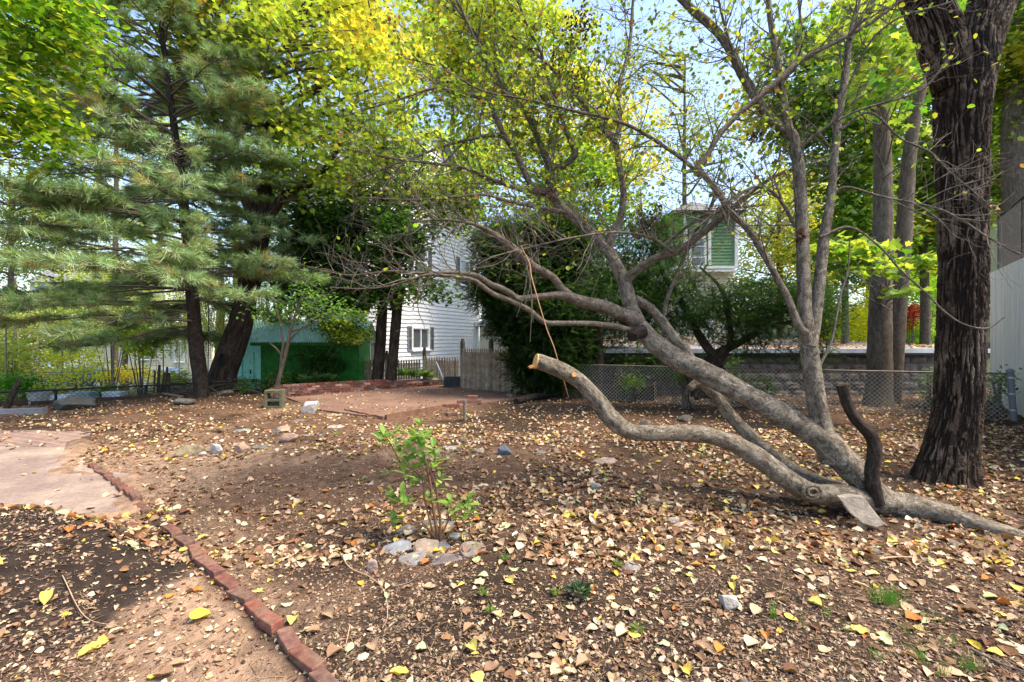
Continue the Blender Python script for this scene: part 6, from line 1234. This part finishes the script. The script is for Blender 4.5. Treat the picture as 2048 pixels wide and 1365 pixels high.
def zone(x, y):
    b_ = xbrick(y)-x
    if np.hypot((x+3.45)/1.45, (y-2.75)/1.05) < 1.0 and b_ > .8: return 'on the dark soil heap'
    if 0 < b_: return 'on the sandy path left of the edging bricks'
    if b_ > -.5: return 'close along the right side of the edging bricks'
    if x < -.15: return 'on the bare soil below the slate ring'
    if x < .75: return 'around the rosette plant in the foreground'
    if x < 1.5: return 'between the rosette plant and the grass tufts'
    return 'among the grass tufts at the lower right'
n_ind = 0
while n_ind < 270:
    y = rng.uniform(1.97, 3.05); x = rng.uniform(-1.14, 1.14)*y
    dn = .3+.7*sm(-1.2, .8, x)+.2*(fbm(P3(x, y, 3), 77, 2)-.5)
    if np.hypot((x+3.45)/1.45, (y-2.75)/1.05) < 1: dn *= .6
    if rng.random() > dn: continue
    k_ = rng.choice([q[0] for q in kinds], p=[q[2] for q in kinds]); s_ = rng.uniform(.038, .078); vi = int(rng.integers(0, 14))
    one_leaf(x, y, k_, s_, '%s %s fallen leaf %s' % (adj[vi % 7], k_, zone(x, y)), var=vi); n_ind += 1
# the rest of the litter: one object
def scatter(n, y0, y1, smin, smax, dens, vars_, palette, pw, stick=False, maxtilt=.3):
    P_ = []; 
    y = np.exp(rng.uniform(np.log(y0), np.log(y1), n*3)); x = rng.uniform(-1.3, 1.3, n*3)*y; ok = rng.random(n*3) < dens(x, y); x = x[ok][:n]; y = y[ok][:n]; return x, y
def ldens(x, y):
    d = .45+.5*sm(-.8, 1.2, x)+.35*sm(5.5, 8, y); d = d*(.24+1.3*sm(.38, .62, fbm(P3(x, y, 1.3), 78, 4)))
    ins = inpoly(x, y, SLAB); d = np.where(ins, d*.12, d); insp = inpoly(x, y, PATIO); d = np.where(insp, d*.5, d)
    band = sm(1.0, .3, np.abs(y-4.9))*sm(.8, -1.2, x); d = d*(1-.72*band); d = np.where(beyond(x, y) > .1, .0, d); d = np.where(y > 15.1, 0, d)
    d = np.where((x < -1.2) & (y > 6) & (y < 10.5) & ~ins & ~insp, d*1.5, d); return np.clip(d, 0, 1)
def normals(x, y):
    gx = (gz(x+.04, y)-gz(x-.04, y))/.08; gy = (gz(x, y+.04)-gz(x, y-.04))/.08; n = np.stack([-gx, -gy, np.ones_like(x)], 1); return n/np.linalg.norm(n, axis=1)[:, None]
a = Acc(); tot = 0
pool = TANS*4+BRNS*5+YELS+ORNS[2:]+PALS[:2]+[(.22,.12,.065),(.3,.17,.09)]*3
def drop(x, y, smin, smax, pool, vs, lift=.004, tilt=.22, zadd=None, red=0):
    global tot
    n = len(x); z = gz(x, y)+lift
    z = np.where(inpoly(x, y, PATIO), .037, z); z = np.where(inpoly(x, y, SLAB), .016, z)
    if zadd is not None: z = z+zadd
    nn = normals(x, y)+rng.normal(0, tilt, (n, 3)); yaw = rng.uniform(0, 6.283, n); d = np.stack([np.cos(yaw), np.sin(yaw), np.zeros(n)], 1); d -= (d*nn).sum(1)[:, None]*nn/(nn**2).sum(1)[:, None]
    R = frames(d, nn); R[:, :, 1] *= 1; s_ = rng.uniform(smin, smax, n); c = pal(n, pool, .15); k = rng.integers(0, len(vs), n)
    for i, v in enumerate(vs):
        m_ = k == i; a.tmpl(v[0], v[1], np.stack([x, y, z], 1)[m_], R[m_], s_[m_], c[m_])
    tot += n
x, y = scatter(12000, 3.02, 8, 0, 0, ldens, 0, 0, 0); drop(x, y, .028, .082, pool, VAR, tilt=.33)
x, y = scatter(1900, 1.9, 3.1, 0, 0, ldens, 0, 0, 0); drop(x, y, .016, .037, TANS*3+BRNS*3+YELS[:1], VAR, tilt=.3)
LO = [ (v[[0,10,14,12,25,29,27,39][:0] or [2,10,14,20,24,37]], [(0,1,2),(1,3,4,2),(3,5,4)]) for v, f in VAR]
x, y = scatter(12500, 6.5, 15, 0, 0, ldens, 0, 0, 0); drop(x, y, .026, .07, pool+BRNS*3+[(.42,.25,.09),(.36,.2,.075)], LO, tilt=.35)
tag(a.build('leaf_litter', M['dry_leaf'], smooth=True), 'thick carpet of fallen tan and brown leaves over the whole garden', 'leaf litter', kind='stuff')
# leaves on the garage roof
a = Acc(); n = 2600; gx_, gy_, gzt, gW = ROOFP; x = gx_+rng.uniform(0, gW, n); t_ = rng.random(n); y = gy_-.1+8*t_; ok = fbm(P3(x, y, .7), 5, 3) > .42; x, y, t_ = x[ok], y[ok], t_[ok]; n = len(x)
v = LO; z = (ZZ(703, GY)+.0)+.28*t_+.012; nn = np.tile([0, -.03, 1.], (n, 1))+rng.normal(0, .35, (n, 3)); R = frames(rng.normal(size=(n, 3))*[1, 1, 0], nn); k = rng.integers(0, len(v), n); s_ = rng.uniform(.07, .13, n); c = pal(n, TANS+ORNS[:2]+BRNS)
for i, q in enumerate(v): m_ = k == i; a.tmpl(q[0], q[1], np.stack([x, y, z], 1)[m_], R[m_], s_[m_], c[m_])
tag(a.build('roof_leaves', M['dry_leaf']), 'fallen leaves strewn over the flat garage roof', 'leaf litter', kind='stuff')
# crumbs, chips and bits of bark on the soil
a = Acc()
CH = [(np.array([[-.5,-.2,0],[.4,-.3,.08],[.55,.15,.14],[-.3,.3,.05]]), [(0,1,2,3)]), (np.array([[-.5,-.07,0],[.5,-.09,.12],[.5,.06,.1],[-.5,.08,.02]]), [(0,1,2,3)]), (np.array([[-.4,-.3,0],[.4,-.3,0],[.3,.3,0],[-.3,.35,0],[0,0,.4]]), [(0,1,4),(1,2,4),(2,3,4),(3,0,4)])]
def cdens(x, y): d = .5+.5*sm(.35, .6, fbm(P3(x, y, 1.6), 99, 3)); b_ = xbrick(y)-x; d = np.where((b_ > 0) & (b_ < .85) & (y < 4.6), d*.22, d); d = np.where(inpoly(x, y, SLAB), .04, d); d = np.where(inpoly(x, y, PATIO), .1, d); return d
x, y = scatter(60000, 1.9, 7.5, 0, 0, cdens, 0, 0, 0); n = len(x)
z = gz(x, y)+.003; nn = normals(x, y)+rng.normal(0, .4, (n, 3)); R = frames(rng.normal(size=(n, 3))*[1, 1, .1], nn); k = rng.integers(0, 3, n); s_ = rng.uniform(.006, .026, n)*np.where(rng.random(n) < .1, 1.5, 1); c = pal(n, [(.28,.18,.11),(.18,.11,.07),(.10,.06,.04),(.36,.25,.16),(.22,.13,.08),(.05,.035,.025),(.42,.31,.2)], .2)
for i in range(3): m_ = k == i; a.tmpl(*CH[i], np.stack([x, y, z], 1)[m_], R[m_], s_[m_], c[m_])
x, y = scatter(9000, 1.9, 6, 0, 0, cdens, 0, 0, 0); n = len(x); z = gz(x, y)+.002; th_ = rng.uniform(0, 6.28, n); R = frames(np.stack([np.cos(th_), np.sin(th_), rng.normal(0, .08, n)], 1), np.tile([0, 0, 1.], (n, 1))); L_ = rng.uniform(.03, .11, n)
a.tmpl(np.array([[-.5,-.5,0],[0,-.5,.6],[.5,-.4,0],[.5,.4,0],[0,.5,.6],[-.5,.5,0]]), [(0,1,4,5),(1,2,3,4)], np.stack([x, y, z], 1), R, np.column_stack([L_, np.full(n, .0028), np.full(n, .008)]), pal(n, [(.2,.13,.08),(.3,.2,.12),(.08,.05,.035)]))
tag(a.build('soil_debris', M['dry_leaf']), 'loose crumbs, bark chips and plant bits on the soil', 'debris', kind='stuff')
